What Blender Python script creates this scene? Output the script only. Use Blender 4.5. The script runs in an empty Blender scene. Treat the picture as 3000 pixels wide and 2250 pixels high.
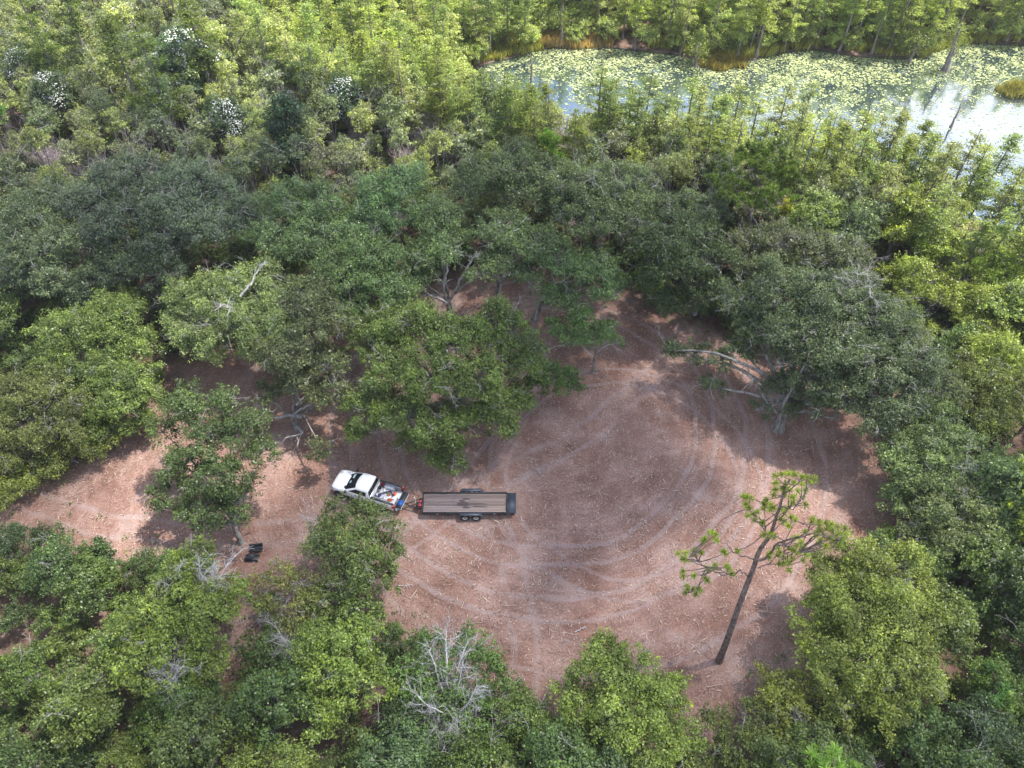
import bpy, math, random
import numpy as np
from mathutils import Vector, Matrix

# ------------------------------------------------------------------ camera, sky, sun, exposure
CAM_H = 53.0
TILT = math.radians(49.4)
FOC = 2283.0                      # focal length in pixels of the 3000 px wide photograph
scene = bpy.context.scene
cd = bpy.data.cameras.new('camera')
cam = bpy.data.objects.new('camera', cd)
scene.collection.objects.link(cam)
cam.location = (0, 0, CAM_H)
cam.rotation_euler = (math.pi / 2 - TILT, 0, 0)
cd.sensor_width = 36.0
cd.lens = 36.0 * FOC / 3000.0
cd.clip_end = 6000
scene.camera = cam

SUN_EL = math.radians(64)
SUN_DIR = Vector((0.91, 0.41, 0)).normalized() * math.cos(SUN_EL) + Vector((0, 0, math.sin(SUN_EL)))
w = bpy.data.worlds.new('World')
scene.world = w
w.use_nodes = True
wn, wl = w.node_tree.nodes, w.node_tree.links
for n in list(wn): wn.remove(n)
sky = wn.new('ShaderNodeTexSky'); sky.sky_type = 'NISHITA'; sky.sun_disc = False
sky.sun_elevation = SUN_EL
sky.sun_rotation = math.atan2(SUN_DIR.x, SUN_DIR.y)
tc = wn.new('ShaderNodeTexCoord')
mp = wn.new('ShaderNodeMapping'); mp.inputs['Scale'].default_value = (1, 1, 2.4)
cn = wn.new('ShaderNodeTexNoise'); cn.inputs['Scale'].default_value = 3.1; cn.inputs['Detail'].default_value = 7; cn.inputs['Roughness'].default_value = 0.55
cr = wn.new('ShaderNodeValToRGB'); cr.color_ramp.elements[0].position = 0.47; cr.color_ramp.elements[1].position = 0.66
mx = wn.new('ShaderNodeMix'); mx.data_type = 'RGBA'
mx.inputs['B'].default_value = (8.9, 9.0, 9.25, 1)
bg = wn.new('ShaderNodeBackground'); bg.inputs['Strength'].default_value = 0.125
wo = wn.new('ShaderNodeOutputWorld')
wl.new(tc.outputs['Generated'], mp.inputs['Vector']); wl.new(mp.outputs['Vector'], cn.inputs['Vector'])
wl.new(cn.outputs['Fac'], cr.inputs['Fac']); wl.new(cr.outputs['Color'], mx.inputs['Factor'])
wl.new(sky.outputs['Color'], mx.inputs['A']); wl.new(mx.outputs['Result'], bg.inputs['Color'])
wl.new(bg.outputs['Background'], wo.inputs['Surface'])

sl = bpy.data.lights.new('sun', 'SUN'); sl.energy = 4.9; sl.angle = math.radians(1.0); sl.color = (1.0, 0.94, 0.86)
so = bpy.data.objects.new('sun', sl); scene.collection.objects.link(so)
so.rotation_euler = SUN_DIR.to_track_quat('Z', 'Y').to_euler()
so.location = (60, 60, 120)

scene.view_settings.view_transform = 'Standard'
scene.view_settings.look = 'None'
scene.view_settings.gamma = 1.0
scene.view_settings.use_curve_mapping = False
scene.view_settings.exposure = 1.2
scene.cycles.max_bounces = 6
scene.cycles.diffuse_bounces = 3
scene.cycles.transparent_max_bounces = 8

# ------------------------------------------------------------------ geometry helpers
C = scene.collection
_F = np.array([0, math.cos(TILT), -math.sin(TILT)]); _U = np.array([0, math.sin(TILT), math.cos(TILT)]); _R = np.array([1.0, 0, 0])
K = 3000.0 / 2212.0

def at(px, py, z=0.0):
    """survey helper: where a feature of the photograph stands on the plane of height z"""
    d = _F * FOC + _R * (px - 1500) - _U * (py - 1125)
    t = (z - CAM_H) / d[2]
    return np.array([0, 0, CAM_H]) + d * t

def o_(x, y, z=0.0): return at(x * K, y * K, z)

def pr(P):
    P = np.atleast_2d(P) - np.array([0, 0, CAM_H])
    c = P @ _F
    return np.stack([(1500 + FOC * (P @ _R) / c) / K, (1125 - FOC * (P @ _U) / c) / K], 1)

def in_poly(P, poly):
    P = np.atleast_2d(P); poly = np.asarray(poly, float)
    x, y = P[:, 0], P[:, 1]; ins = np.zeros(len(P), bool)
    j = len(poly) - 1
    for i in range(len(poly)):
        xi, yi = poly[i]; xj, yj = poly[j]
        c = ((yi > y) != (yj > y)) & (x < (xj - xi) * (y - yi) / (yj - yi + 1e-12) + xi)
        ins ^= c; j = i
    return ins

def d_poly(P, poly):
    """signed distance to a polygon, negative inside"""
    P = np.atleast_2d(P)[:, :2]; poly = np.asarray(poly, float)
    d = np.full(len(P), 1e9)
    for i in range(len(poly)):
        a = poly[i]; b = poly[(i + 1) % len(poly)]; ab = b - a
        t = np.clip(((P - a) @ ab) / (ab @ ab + 1e-12), 0, 1)
        d = np.minimum(d, np.linalg.norm(P - (a + t[:, None] * ab), axis=1))
    return np.where(in_poly(P, poly), -d, d)

def wob(P, s, seed=0):
    """cheap smooth noise in [-1,1]"""
    r = np.random.default_rng(seed); v = np.zeros(len(P))
    for k in range(5):
        a = r.uniform(0, 6.28); f = r.uniform(.6, 1.8) / s
        v += np.sin(P[:, 0] * math.cos(a) * f * 6.28 + P[:, 1] * math.sin(a) * f * 6.28 + r.uniform(0, 6.28) + 1.3 * np.sin(P[:, 1] * f * 2.1 + k))
    return v / 3.2

class G:
    """collects polygons, then becomes one mesh"""
    def __init__(s): s.V = []; s.F = []; s.n = 0; s.A = []; s.M = []; s.cur = 0
    def add(s, V, F, a=None):
        V = np.asarray(V, float).reshape(-1, 3)
        s.V.append(V)
        for f in (F if isinstance(F, list) else [F]):
            f = np.asarray(f, int)
            if f.size: s.F.append(f + s.n); s.M.append(np.full(len(f), s.cur))
        s.A.append(np.full(len(V), 0.5) if a is None else np.asarray(a, float)); s.n += len(V)
    def mesh(s, name, mats, smooth=False):
        me = bpy.data.meshes.new(name)
        V = np.concatenate(s.V) if s.V else np.zeros((0, 3))
        me.vertices.add(len(V)); me.vertices.foreach_set('co', V.astype(np.float32).ravel())
        tot = np.concatenate([np.full(len(f), f.shape[1]) for f in s.F]) if s.F else np.zeros(0, int)
        idx = np.concatenate([f.ravel() for f in s.F]) if s.F else np.zeros(0, int)
        me.loops.add(len(idx)); me.loops.foreach_set('vertex_index', idx.astype(np.int32))
        me.polygons.add(len(tot)); st = np.concatenate([[0], np.cumsum(tot)[:-1]]) if len(tot) else tot
        me.polygons.foreach_set('loop_start', st.astype(np.int32))
        at_ = me.attributes.new('rnd', 'FLOAT', 'POINT'); at_.data.foreach_set('value', np.concatenate(s.A).astype(np.float32))
        if smooth: me.polygons.foreach_set('use_smooth', np.ones(len(tot), bool))
        for m in (mats if isinstance(mats, (list, tuple)) else [mats]): me.materials.append(m)
        if s.M: me.polygons.foreach_set('material_index', np.concatenate(s.M).astype(np.int32))
        me.update(calc_edges=True); me.validate()
        return me
    # shapes
    def box(s, x0, x1, y0, y1, z0, z1, M=None, bev=0.0):
        if bev > 0:
            b = min(bev, (x1 - x0) / 2.01, (y1 - y0) / 2.01, (z1 - z0) / 2.01)
            V = []
            for z, i in ((z0, b), (z0 + b, 0), (z1 - b, 0), (z1, b)):
                xa, xb, ya, yb = x0 + i, x1 - i, y0 + i, y1 - i
                V += [(xa + b, ya, z), (xb - b, ya, z), (xb, ya + b, z), (xb, yb - b, z), (xb - b, yb, z), (xa + b, yb, z), (xa, yb - b, z), (xa, ya + b, z)]
            F = [[l * 8 + i, l * 8 + (i + 1) % 8, (l + 1) * 8 + (i + 1) % 8, (l + 1) * 8 + i] for l in range(3) for i in range(8)]
            V = np.array(V, float)
            if M is not None: V = V @ M[:3, :3].T + M[:3, 3]
            s.add(V, [np.array(F), np.array([list(range(7, -1, -1))]), np.array([list(range(24, 32))])])
            return
        V = np.array([(x, y, z) for z in (z0, z1) for x, y in ((x0, y0), (x1, y0), (x1, y1), (x0, y1))], float)
        if M is not None: V = V @ M[:3, :3].T + M[:3, 3]
        s.add(V, np.array([[3, 2, 1, 0], [4, 5, 6, 7], [0, 1, 5, 4], [1, 2, 6, 5], [2, 3, 7, 6], [3, 0, 4, 7]]))
    def tube(s, P, R, n=5, cap=True, a=None):
        P = np.asarray(P, float); m = len(P)
        R = np.full(m, R) if np.isscalar(R) else np.asarray(R, float)
        T = np.gradient(P, axis=0); T /= np.linalg.norm(T, axis=1)[:, None] + 1e-9
        ref = np.array([0, 0, 1.0]) if abs(T[:, 2]).mean() < 0.8 else np.array([1.0, 0.13, 0])
        A = np.cross(T, ref); A /= np.linalg.norm(A, axis=1)[:, None] + 1e-9
        B = np.cross(T, A)
        an = np.arange(n) * 2 * math.pi / n
        V = P[:, None] + R[:, None, None] * (np.cos(an)[None, :, None] * A[:, None] + np.sin(an)[None, :, None] * B[:, None])
        i = np.arange(n); j = (i + 1) % n
        F = np.concatenate([np.stack([l * n + i, l * n + j, (l + 1) * n + j, (l + 1) * n + i], 1) for l in range(m - 1)])
        fs = [F]
        if cap: fs += [np.array([list(range(n))]), np.array([list(range(m * n - 1, (m - 1) * n - 1, -1))])]
        s.add(V.reshape(-1, 3), fs, np.full(m * n, 0.5 if a is None else a))
    def cyl(s, p0, p1, r, n=16, r1=None):
        s.tube([p0, p1], [r, r if r1 is None else r1], n)

def link(name, me, parent=None, loc=None, rot=None, color=None):
    ob = bpy.data.objects.new(name, me); C.objects.link(ob)
    if parent is not None: ob.parent = parent
    if loc is not None: ob.location = loc
    if rot is not None: ob.rotation_euler = rot
    if color is not None: ob.color = (*color, 1)
    return ob

def tag(ob, label=None, cat=None, group=None, kind=None):
    if label: ob['label'] = label
    if cat: ob['category'] = cat
    if group: ob['group'] = group
    if kind: ob['kind'] = kind
    return ob

def thing(name, label, cat, loc=(0, 0, 0), rz=0.0, group=None, scale=1.0):
    e = bpy.data.objects.new(name, None); C.objects.link(e)
    e.location = loc; e.rotation_euler = (0, 0, rz); e.scale = (scale,) * 3
    e.empty_display_size = 0.5
    return tag(e, label, cat, group)

# ------------------------------------------------------------------ materials
def newmat(name):
    m = bpy.data.materials.new(name); m.use_nodes = True
    nt = m.node_tree
    return m, nt, nt.nodes['Principled BSDF'], nt.nodes['Material Output']

def plain(name, col, rough=0.5, metal=0.0, spec=0.5, var=0.12, scale=6.0, coat=0.0, bump=0.0):
    """solid colour broken by faint noise and dust"""
    m, nt, b, _ = newmat(name)
    N, L = nt.nodes, nt.links
    t = N.new('ShaderNodeTexCoord'); n = N.new('ShaderNodeTexNoise'); n.inputs['Scale'].default_value = scale; n.inputs['Detail'].default_value = 6
    L.new(t.outputs['Object'], n.inputs['Vector'])
    r = N.new('ShaderNodeMapRange'); r.inputs['To Min'].default_value = 1 - var; r.inputs['To Max'].default_value = 1 + var
    r.inputs['From Min'].default_value = .3; r.inputs['From Max'].default_value = .7
    L.new(n.outputs['Fac'], r.inputs['Value'])
    v = N.new('ShaderNodeVectorMath'); v.operation = 'SCALE'; v.inputs[0].default_value = col
    L.new(r.outputs['Result'], v.inputs['Scale']); L.new(v.outputs['Vector'], b.inputs['Base Color'])
    b.inputs['Roughness'].default_value = rough; b.inputs['Metallic'].default_value = metal
    b.inputs['Specular IOR Level'].default_value = spec; b.inputs['Coat Weight'].default_value = coat
    if bump:
        bp = N.new('ShaderNodeBump'); bp.inputs['Strength'].default_value = bump; bp.inputs['Distance'].default_value = .02
        L.new(n.outputs['Fac'], bp.inputs['Height']); L.new(bp.outputs['Normal'], b.inputs['Normal'])
    return m

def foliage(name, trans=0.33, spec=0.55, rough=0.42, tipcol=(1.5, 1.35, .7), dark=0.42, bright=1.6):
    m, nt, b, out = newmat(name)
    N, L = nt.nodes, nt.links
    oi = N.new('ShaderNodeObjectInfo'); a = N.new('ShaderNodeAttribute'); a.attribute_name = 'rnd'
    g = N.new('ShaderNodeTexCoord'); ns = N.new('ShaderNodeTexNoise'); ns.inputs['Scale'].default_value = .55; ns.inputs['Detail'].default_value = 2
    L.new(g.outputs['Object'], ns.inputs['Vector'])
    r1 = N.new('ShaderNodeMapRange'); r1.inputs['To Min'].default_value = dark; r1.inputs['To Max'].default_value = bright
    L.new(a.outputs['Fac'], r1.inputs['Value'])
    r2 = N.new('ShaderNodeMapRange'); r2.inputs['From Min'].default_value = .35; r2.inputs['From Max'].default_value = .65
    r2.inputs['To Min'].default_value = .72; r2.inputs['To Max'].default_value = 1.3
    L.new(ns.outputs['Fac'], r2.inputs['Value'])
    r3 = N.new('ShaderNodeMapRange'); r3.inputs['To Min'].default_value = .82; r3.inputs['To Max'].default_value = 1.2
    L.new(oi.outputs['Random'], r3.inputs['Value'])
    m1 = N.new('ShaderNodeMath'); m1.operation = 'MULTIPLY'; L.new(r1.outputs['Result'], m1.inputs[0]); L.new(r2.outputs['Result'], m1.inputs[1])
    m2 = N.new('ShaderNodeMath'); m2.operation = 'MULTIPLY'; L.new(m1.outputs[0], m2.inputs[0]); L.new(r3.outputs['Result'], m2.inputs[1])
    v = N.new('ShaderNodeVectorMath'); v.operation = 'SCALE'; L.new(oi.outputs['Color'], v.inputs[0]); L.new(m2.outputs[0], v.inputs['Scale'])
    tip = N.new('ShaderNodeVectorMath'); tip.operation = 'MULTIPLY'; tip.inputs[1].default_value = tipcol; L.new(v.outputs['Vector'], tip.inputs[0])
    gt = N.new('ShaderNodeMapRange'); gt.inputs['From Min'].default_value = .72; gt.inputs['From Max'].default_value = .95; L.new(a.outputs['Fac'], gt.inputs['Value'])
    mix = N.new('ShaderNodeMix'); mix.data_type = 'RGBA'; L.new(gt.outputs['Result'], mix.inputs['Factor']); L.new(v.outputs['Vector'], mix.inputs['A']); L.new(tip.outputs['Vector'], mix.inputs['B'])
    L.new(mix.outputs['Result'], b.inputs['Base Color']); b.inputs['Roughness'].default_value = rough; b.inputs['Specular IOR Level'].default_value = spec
    tr = N.new('ShaderNodeBsdfTranslucent')
    tv = N.new('ShaderNodeVectorMath'); tv.operation = 'MULTIPLY'; tv.inputs[1].default_value = (1.25, 1.3, .55); L.new(mix.outputs['Result'], tv.inputs[0]); L.new(tv.outputs['Vector'], tr.inputs['Color'])
    ms = N.new('ShaderNodeMixShader'); ms.inputs['Fac'].default_value = trans
    L.new(b.outputs['BSDF'], ms.inputs[1]); L.new(tr.outputs['BSDF'], ms.inputs[2]); L.new(ms.outputs['Shader'], out.inputs['Surface'])
    return m

def bark(name, c1, c2, scale=3.0):
    m, nt, b, _ = newmat(name); N, L = nt.nodes, nt.links
    t = N.new('ShaderNodeTexCoord'); mpp = N.new('ShaderNodeMapping'); mpp.inputs['Scale'].default_value = (1, 1, .35)
    n = N.new('ShaderNodeTexNoise'); n.inputs['Scale'].default_value = scale; n.inputs['Detail'].default_value = 8; n.inputs['Roughness'].default_value = .7
    L.new(t.outputs['Object'], mpp.inputs['Vector']); L.new(mpp.outputs['Vector'], n.inputs['Vector'])
    r = N.new('ShaderNodeValToRGB'); r.color_ramp.elements[0].position = .38; r.color_ramp.elements[0].color = (*c1, 1)
    r.color_ramp.elements[1].position = .62; r.color_ramp.elements[1].color = (*c2, 1)
    L.new(n.outputs['Fac'], r.inputs['Fac']); L.new(r.outputs['Color'], b.inputs['Base Color']); b.inputs['Roughness'].default_value = .9
    b.inputs['Specular IOR Level'].default_value = .15
    bp = N.new('ShaderNodeBump'); bp.inputs['Strength'].default_value = .6; bp.inputs['Distance'].default_value = .05
    L.new(n.outputs['Fac'], bp.inputs['Height']); L.new(bp.outputs['Normal'], b.inputs['Normal'])
    return m

M_leaf = foliage('oak_leaves')
M_cyp = foliage('cypress_leaves', trans=.45, spec=.2, dark=.65, bright=1.4, tipcol=(1.25, 1.2, .8))
M_needle = foliage('pine_needles', trans=.3, spec=.4, dark=.45, bright=1.6, tipcol=(1.5, 1.3, .6))
M_reed = foliage('sedge_blades', trans=.3, spec=.2, dark=.6, bright=1.4, tipcol=(1.3, 1.1, .8))
M_bark = bark('oak_bark', (.12, .105, .092), (.37, .35, .33), 2.5)
M_pbark = bark('pine_bark', (.075, .05, .045), (.25, .195, .175), 6)
M_cbark = bark('cypress_bark', (.12, .105, .09), (.30, .27, .24), 3)
M_dead = bark('bleached_wood', (.38, .36, .36), (.70, .68, .69), 4)
M_limb = bark('lichen_limb', (.27, .25, .24), (.54, .52, .51), 3)
M_bare = bark('bare_twigs', (.36, .30, .31), (.56, .49, .51), 3)

# ------------------------------------------------------------------ the thin cloud that drifts over the clearing and shades it
def build_cloud():
    r = np.random.default_rng(8); g = G(); off = np.array(SUN_DIR) * (265 / SUN_DIR.z)
    for cx, cy, rr in ((-30, 42, 36), (8, 34, 34), (-55, 60, 28), (-5, 58, 22), (24, 22, 22), (-62, 25, 34), (0, 8, 32), (-34, 68, 17), (14, 48, 18)):
        n, m_ = 26, 16; V = []; ph = r.uniform(0, 6, 6)
        for k in range(m_):
            t = math.pi * (k + .5) / m_
            for q in range(n):
                a = 2 * math.pi * q / n; f = 1 + .13 * math.sin(3 * a + ph[0]) + .09 * math.sin(5 * a + ph[1] + 2 * t) + .06 * math.sin(9 * a + ph[2]) + .05 * math.sin(7 * t + ph[3])
                V.append((cx + rr * f * math.sin(t) * math.cos(a), cy + rr * f * math.sin(t) * math.sin(a), rr * .22 * f * math.cos(t)))
        i = np.arange(n); j = (i + 1) % n
        F = np.concatenate([np.stack([l * n + i, (l + 1) * n + i, (l + 1) * n + j, l * n + j], 1) for l in range(m_ - 1)])
        g.add(np.array(V) + off, [F, np.array([list(range(n))]), np.array([list(range(m_ * n - 1, (m_ - 1) * n - 1, -1))])])
    m, nt, b, out = newmat('thin_cloud'); N_, L_ = nt.nodes, nt.links; N_.remove(b)
    t = N_.new('ShaderNodeTexCoord'); n_ = N_.new('ShaderNodeTexNoise'); n_.inputs['Scale'].default_value = .075; n_.inputs['Detail'].default_value = 4; L_.new(t.outputs['Object'], n_.inputs['Vector'])
    mr = N_.new('ShaderNodeMapRange'); mr.inputs['From Min'].default_value = .38; mr.inputs['From Max'].default_value = .62; mr.inputs['To Min'].default_value = .05; mr.inputs['To Max'].default_value = .27; L_.new(n_.outputs['Fac'], mr.inputs['Value'])
    tr = N_.new('ShaderNodeBsdfTransparent'); tl = N_.new('ShaderNodeBsdfTranslucent'); tl.inputs['Color'].default_value = (.95, .95, .95, 1); mx_ = N_.new('ShaderNodeMixShader')
    L_.new(mr.outputs['Result'], mx_.inputs['Fac']); L_.new(tr.outputs[0], mx_.inputs[1]); L_.new(tl.outputs[0], mx_.inputs[2]); L_.new(mx_.outputs[0], out.inputs['Surface'])
    ob = link('cloud', g.mesh('cloud', m, True)); tag(ob, kind='structure')
build_cloud()

# ------------------------------------------------------------------ plan of the place (polygons on the ground)
def gp(pts): return np.array([o_(x, y)[:2] for x, y in pts])
CLEAR = gp([(-120, 1180), (-40, 1080), (90, 1040), (200, 965), (320, 880), (390, 780), (520, 735), (700, 720), (880, 650), (1030, 600), (1200, 610), (1340, 640), (1400, 680), (1540, 720), (1700, 770), (1880, 850),
            (1960, 960), (1950, 1110), (1880, 1200), (1800, 1290), (1740, 1400), (1690, 1500), (1620, 1600), (1560, 1680), (1440, 1660), (1330, 1560), (1180, 1560), (1020, 1480),
            (900, 1400), (800, 1340), (650, 1280), (570, 1300), (560, 1400), (520, 1500), (470, 1480), (480, 1300), (380, 1240), (200, 1190), (100, 1150), (-60, 1260)])
VIS = [(60, 1085), (190, 1000), (330, 950), (600, 930), (740, 890), (760, 950), (1000, 970), (1140, 890), (1260, 800), (1350, 690), (1540, 735), (1440, 760), (1520, 860), (1660, 940), (1760, 920), (1930, 960),
       (1900, 1010), (1880, 1110), (1830, 1180), (1770, 1220), (1710, 1320), (1680, 1410), (1640, 1490), (1570, 1560), (1490, 1520), (1450, 1400), (1280, 1395), (1240, 1440), (1130, 1420), (1060, 1350), (930, 1300),
       (860, 1270), (870, 1150), (640, 1150), (610, 1210), (560, 1215), (490, 1190), (400, 1185), (240, 1150), (150, 1115)]
GAPS = [[(490, 1235), (610, 1235), (600, 1330), (575, 1440), (490, 1470), (485, 1350)], [(600, 1550), (690, 1550), (710, 1670), (610, 1670)], [(1950, 1475), (2015, 1475), (2035, 1560), (1955, 1560)],
        [(2060, 1370), (2140, 1380), (2130, 1450), (2075, 1460)], [(20, 930), (70, 1010), (60, 1100), (-20, 1100)], [(1930, 1590), (2000, 1600), (1980, 1670), (1900, 1670)]]
def in_gaps(im):
    r = np.zeros(len(im), bool)
    for q in GAPS: r |= in_poly(im, q)
    return r
LAKE = np.concatenate([gp([(1010, 158), (1060, 138), (1120, 122), (1170, 104), (1290, 100), (1400, 112), (1470, 118), (1520, 132), (1610, 132), (1700, 112), (1760, 108), (1860, 122), (1960, 128), (2010, 112), (2080, 92), (2212, 98)]),
                       np.array([[130, 120], [190, 110], [190, 40], [110, 48]]),
                       gp([(2300, 545), (2212, 505), (2050, 450), (1900, 405), (1700, 360), (1500, 318), (1300, 295), (1150, 270), (1080, 235), (1030, 190)])])
PATH2 = gp([(500, 1290), (590, 1270), (570, 1380), (545, 1440), (470, 1450)])

# ------------------------------------------------------------------ ground
def lines(a, b, fine, lo, hi, n=14):
    inner = np.arange(a, b + fine, fine)
    return np.concatenate([np.linspace(lo, a, n)[:-1] if lo < a else [], inner, np.linspace(b + fine, hi, n)[1:]])
gx = lines(-62, 66, .5, -2400, 2400); gy = lines(2, 132, .5, -800, 3200)
X, Y = np.meshgrid(gx, gy); P2 = np.stack([X.ravel(), Y.ravel()], 1)
dc = d_poly(P2, CLEAR) + 1.2 * wob(P2, 7, 3) + .5 * wob(P2, 2.2, 4)
dl = d_poly(P2, LAKE) + .8 * wob(P2, 9, 5)
clear = 1 / (1 + np.exp(np.clip(dc / .6, -30, 30)))
Z = .05 * wob(P2, 6, 6) + .02 * wob(P2, 1.7, 7)
Z = Z * (1 - clear * .6) + .10 * (1 - clear)
Z = np.where(dl < 3, np.minimum(Z, -.12 - np.clip(-(dl - 1.2), 0, 4) * .15 + .1), Z)
nx, ny = len(gx), len(gy)
ii = (np.arange(ny - 1)[:, None] * nx + np.arange(nx - 1)[None]).ravel()
g = G(); g.add(np.column_stack([P2, Z]), np.stack([ii, ii + 1, ii + nx + 1, ii + nx], 1), clear)

mg, nt, b, _ = newmat('mulched_soil'); N, L = nt.nodes, nt.links
tcg = N.new('ShaderNodeTexCoord')
def noise(sc, det=5, rough=.6, dist=0, src=None):
    n = N.new('ShaderNodeTexNoise'); n.inputs['Scale'].default_value = sc; n.inputs['Detail'].default_value = det; n.inputs['Roughness'].default_value = rough; n.inputs['Distortion'].default_value = dist
    L.new(src or tcg.outputs['Object'], n.inputs['Vector']); return n.outputs['Fac']
def ramp(fac, stops):
    r = N.new('ShaderNodeValToRGB'); e = r.color_ramp.elements
    while len(e) < len(stops): e.new(.5)
    for q, (p, c) in zip(e, stops): q.position = p; q.color = (*c, 1) if not np.isscalar(c) else (c, c, c, 1)
    L.new(fac, r.inputs['Fac']); return r.outputs['Color']
def mixc(f, a, b_, mode='MIX'):
    m = N.new('ShaderNodeMix'); m.data_type = 'RGBA'; m.blend_type = mode
    for s_, v in (('Factor', f), ('A', a), ('B', b_)):
        if isinstance(v, bpy.types.NodeSocket): L.new(v, m.inputs[s_])
        elif np.isscalar(v): m.inputs[s_].default_value = v
        else: m.inputs[s_].default_value = (*v, 1)
    return m.outputs['Result']
def mth(op, a, b_=None, c=None):
    m = N.new('ShaderNodeMath'); m.operation = op
    for i, v in enumerate((a, b_, c)):
        if v is None: continue
        if isinstance(v, bpy.types.NodeSocket): L.new(v, m.inputs[i])
        else: m.inputs[i].default_value = v
    return m.outputs[0]
mulch = ramp(noise(.28, 5, .62, .15), [(.30, (.160, .086, .066)), (.50, (.252, .155, .126)), (.68, (.345, .236, .200))])
chips = ramp(noise(7.5, 5, .75), [(.36, .70), (.50, .98), (.62, 1.35)])
col = mixc(1.0, mulch, chips, 'MULTIPLY')
redp = ramp(noise(.55, 3, .6, .3), [(.55, 0.0), (.72, .55)])
col = mixc(redp, col, (.26, .135, .095))
sand = ramp(noise(.22, 6, .6, .1), [(.56, 0.0), (.72, .5)])
col = mixc(sand, col, (.37, .30, .28))
# wheel tracks of the machines: worn grey arcs that sweep round the open ground
sx = N.new('ShaderNodeSeparateXYZ'); L.new(tcg.outputs['Object'], sx.inputs[0])
warp = mth('MULTIPLY', mth('SUBTRACT', noise(.10, 2), .5), 2.2)
def arc(cx, cy, r, wd, a0):
    dx = mth('SUBTRACT', sx.outputs[0], cx); dy = mth('SUBTRACT', sx.outputs[1], cy)
    d = mth('SQRT', mth('ADD', mth('MULTIPLY', dx, dx), mth('MULTIPLY', dy, dy)))
    d = mth('ABSOLUTE', mth('SUBTRACT', mth('ADD', d, warp), r))
    s_ = mth('SUBTRACT', 1.0, mth('MINIMUM', mth('DIVIDE', d, wd), 1.0))
    return mth('MULTIPLY', mth('MULTIPLY', s_, mth('MAXIMUM', mth('SUBTRACT', noise(.35, 5, .7), .33), 0.0)), a0 * 1.7)
dx_ = mth('SUBTRACT', sx.outputs[0], 3.0); dy_ = mth('SUBTRACT', sx.outputs[1], 42.0)
rd_ = mth('ADD', mth('SQRT', mth('ADD', mth('MULTIPLY', dx_, dx_), mth('MULTIPLY', dy_, dy_))), mth('MULTIPLY', warp, 1.2))
comb = N.new('ShaderNodeCombineXYZ'); L.new(rd_, comb.inputs[0]); an_ = mth('ARCTAN2', dy_, dx_); L.new(mth('MULTIPLY', an_, 1.6), comb.inputs[1])
stri = ramp(noise(2.3, 5, .75, 0, comb.outputs[0]), [(.36, .80), (.5, 1.0), (.64, 1.28)])
col = mixc(.5, col, stri, 'MULTIPLY')
tr = None
for cx, cy, r, wd, a0 in ((3, 42, 17.0, .26, 2.2), (3, 42, 18.7, .26, 2.2), (3, 42, 14.6, .24, 1.9), (3, 42, 13.0, .24, 1.9), (5, 40, 20.6, .3, 1.2), (9, 36, 9.5, .22, 1.6), (9, 36, 11.1, .22, 1.6), (-32, 55, 34, .26, 2.0), (-32, 55, 35.8, .26, 2.0), (-30, 20, 30, .35, 1.1), (-30, 20, 31.7, .35, 1.1), (-22, 75, 44, .35, 1.0), (-22, 75, 45.8, .35, 1.0)):
    a_ = arc(cx, cy, r, wd, a0); tr = a_ if tr is None else mth('MAXIMUM', tr, a_)
col = mixc(mth('MINIMUM', mth('MAXIMUM', tr, 0.0), .30), col, (.36, .31, .31))
litter = ramp(noise(.9, 6, .7), [(.32, (.07, .045, .035)), (.55, (.15, .10, .078)), (.72, (.24, .17, .14))])
att = N.new('ShaderNodeAttribute'); att.attribute_name = 'rnd'
col = mixc(att.outputs['Fac'], litter, col)
L.new(col, b.inputs['Base Color']); b.inputs['Roughness'].default_value = .95; b.inputs['Specular IOR Level'].default_value = .1
bp = N.new('ShaderNodeBump'); bp.inputs['Strength'].default_value = .7; bp.inputs['Distance'].default_value = .06
L.new(noise(5.0, 6, .8), bp.inputs['Height']); L.new(bp.outputs['Normal'], b.inputs['Normal'])
ground = link('ground', g.mesh('ground', mg, True)); tag(ground, kind='structure')

# ------------------------------------------------------------------ lake water, floating leaves, sedge
g = G(); lk = LAKE
cx, cy = lk.mean(0); big = np.array([[cx, cy]]) + (lk - [cx, cy]) * 1.06
g.add(np.column_stack([big, np.full(len(big), -.10)]), [np.array([list(range(len(big)))])])
mw, nt, b, out = newmat('pond_water'); N, L = nt.nodes, nt.links
tcg = N.new('ShaderNodeTexCoord')
b.inputs['Base Color'].default_value = (.03, .045, .055, 1); b.inputs['Roughness'].default_value = .05; b.inputs['IOR'].default_value = 1.333
gl = N.new('ShaderNodeBsdfGlossy'); gl.inputs['Roughness'].default_value = .06; gl.inputs['Color'].default_value = (.9, .95, 1, 1)
ms = N.new('ShaderNodeMixShader'); ms.inputs['Fac'].default_value = .42
bp = N.new('ShaderNodeBump'); bp.inputs['Strength'].default_value = .25; bp.inputs['Distance'].default_value = .03
L.new(noise(1.4, 3), bp.inputs['Height']); L.new(bp.outputs['Normal'], gl.inputs['Normal']); L.new(bp.outputs['Normal'], b.inputs['Normal'])
L.new(b.outputs['BSDF'], ms.inputs[1]); L.new(gl.outputs['BSDF'], ms.inputs[2]); L.new(ms.outputs['Shader'], out.inputs['Surface'])
water = link('water', g.mesh('water', mw)); tag(water, kind='structure')

rng = np.random.default_rng(11)
mn, mxx = LAKE.min(0), LAKE.max(0); mxx[0] = min(mxx[0], 120)
Q = rng.uniform(mn, mxx, (300000, 2)); dq = d_poly(Q, LAKE); Q = Q[dq < -.2]; dq = dq[dq < -.2]
dens = .36 + .30 * wob(Q, 20, 21) + .34 * wob(Q, 5, 22) + .62 * np.exp(dq / 5.5) * (Q[:, 1] > 88)
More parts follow.
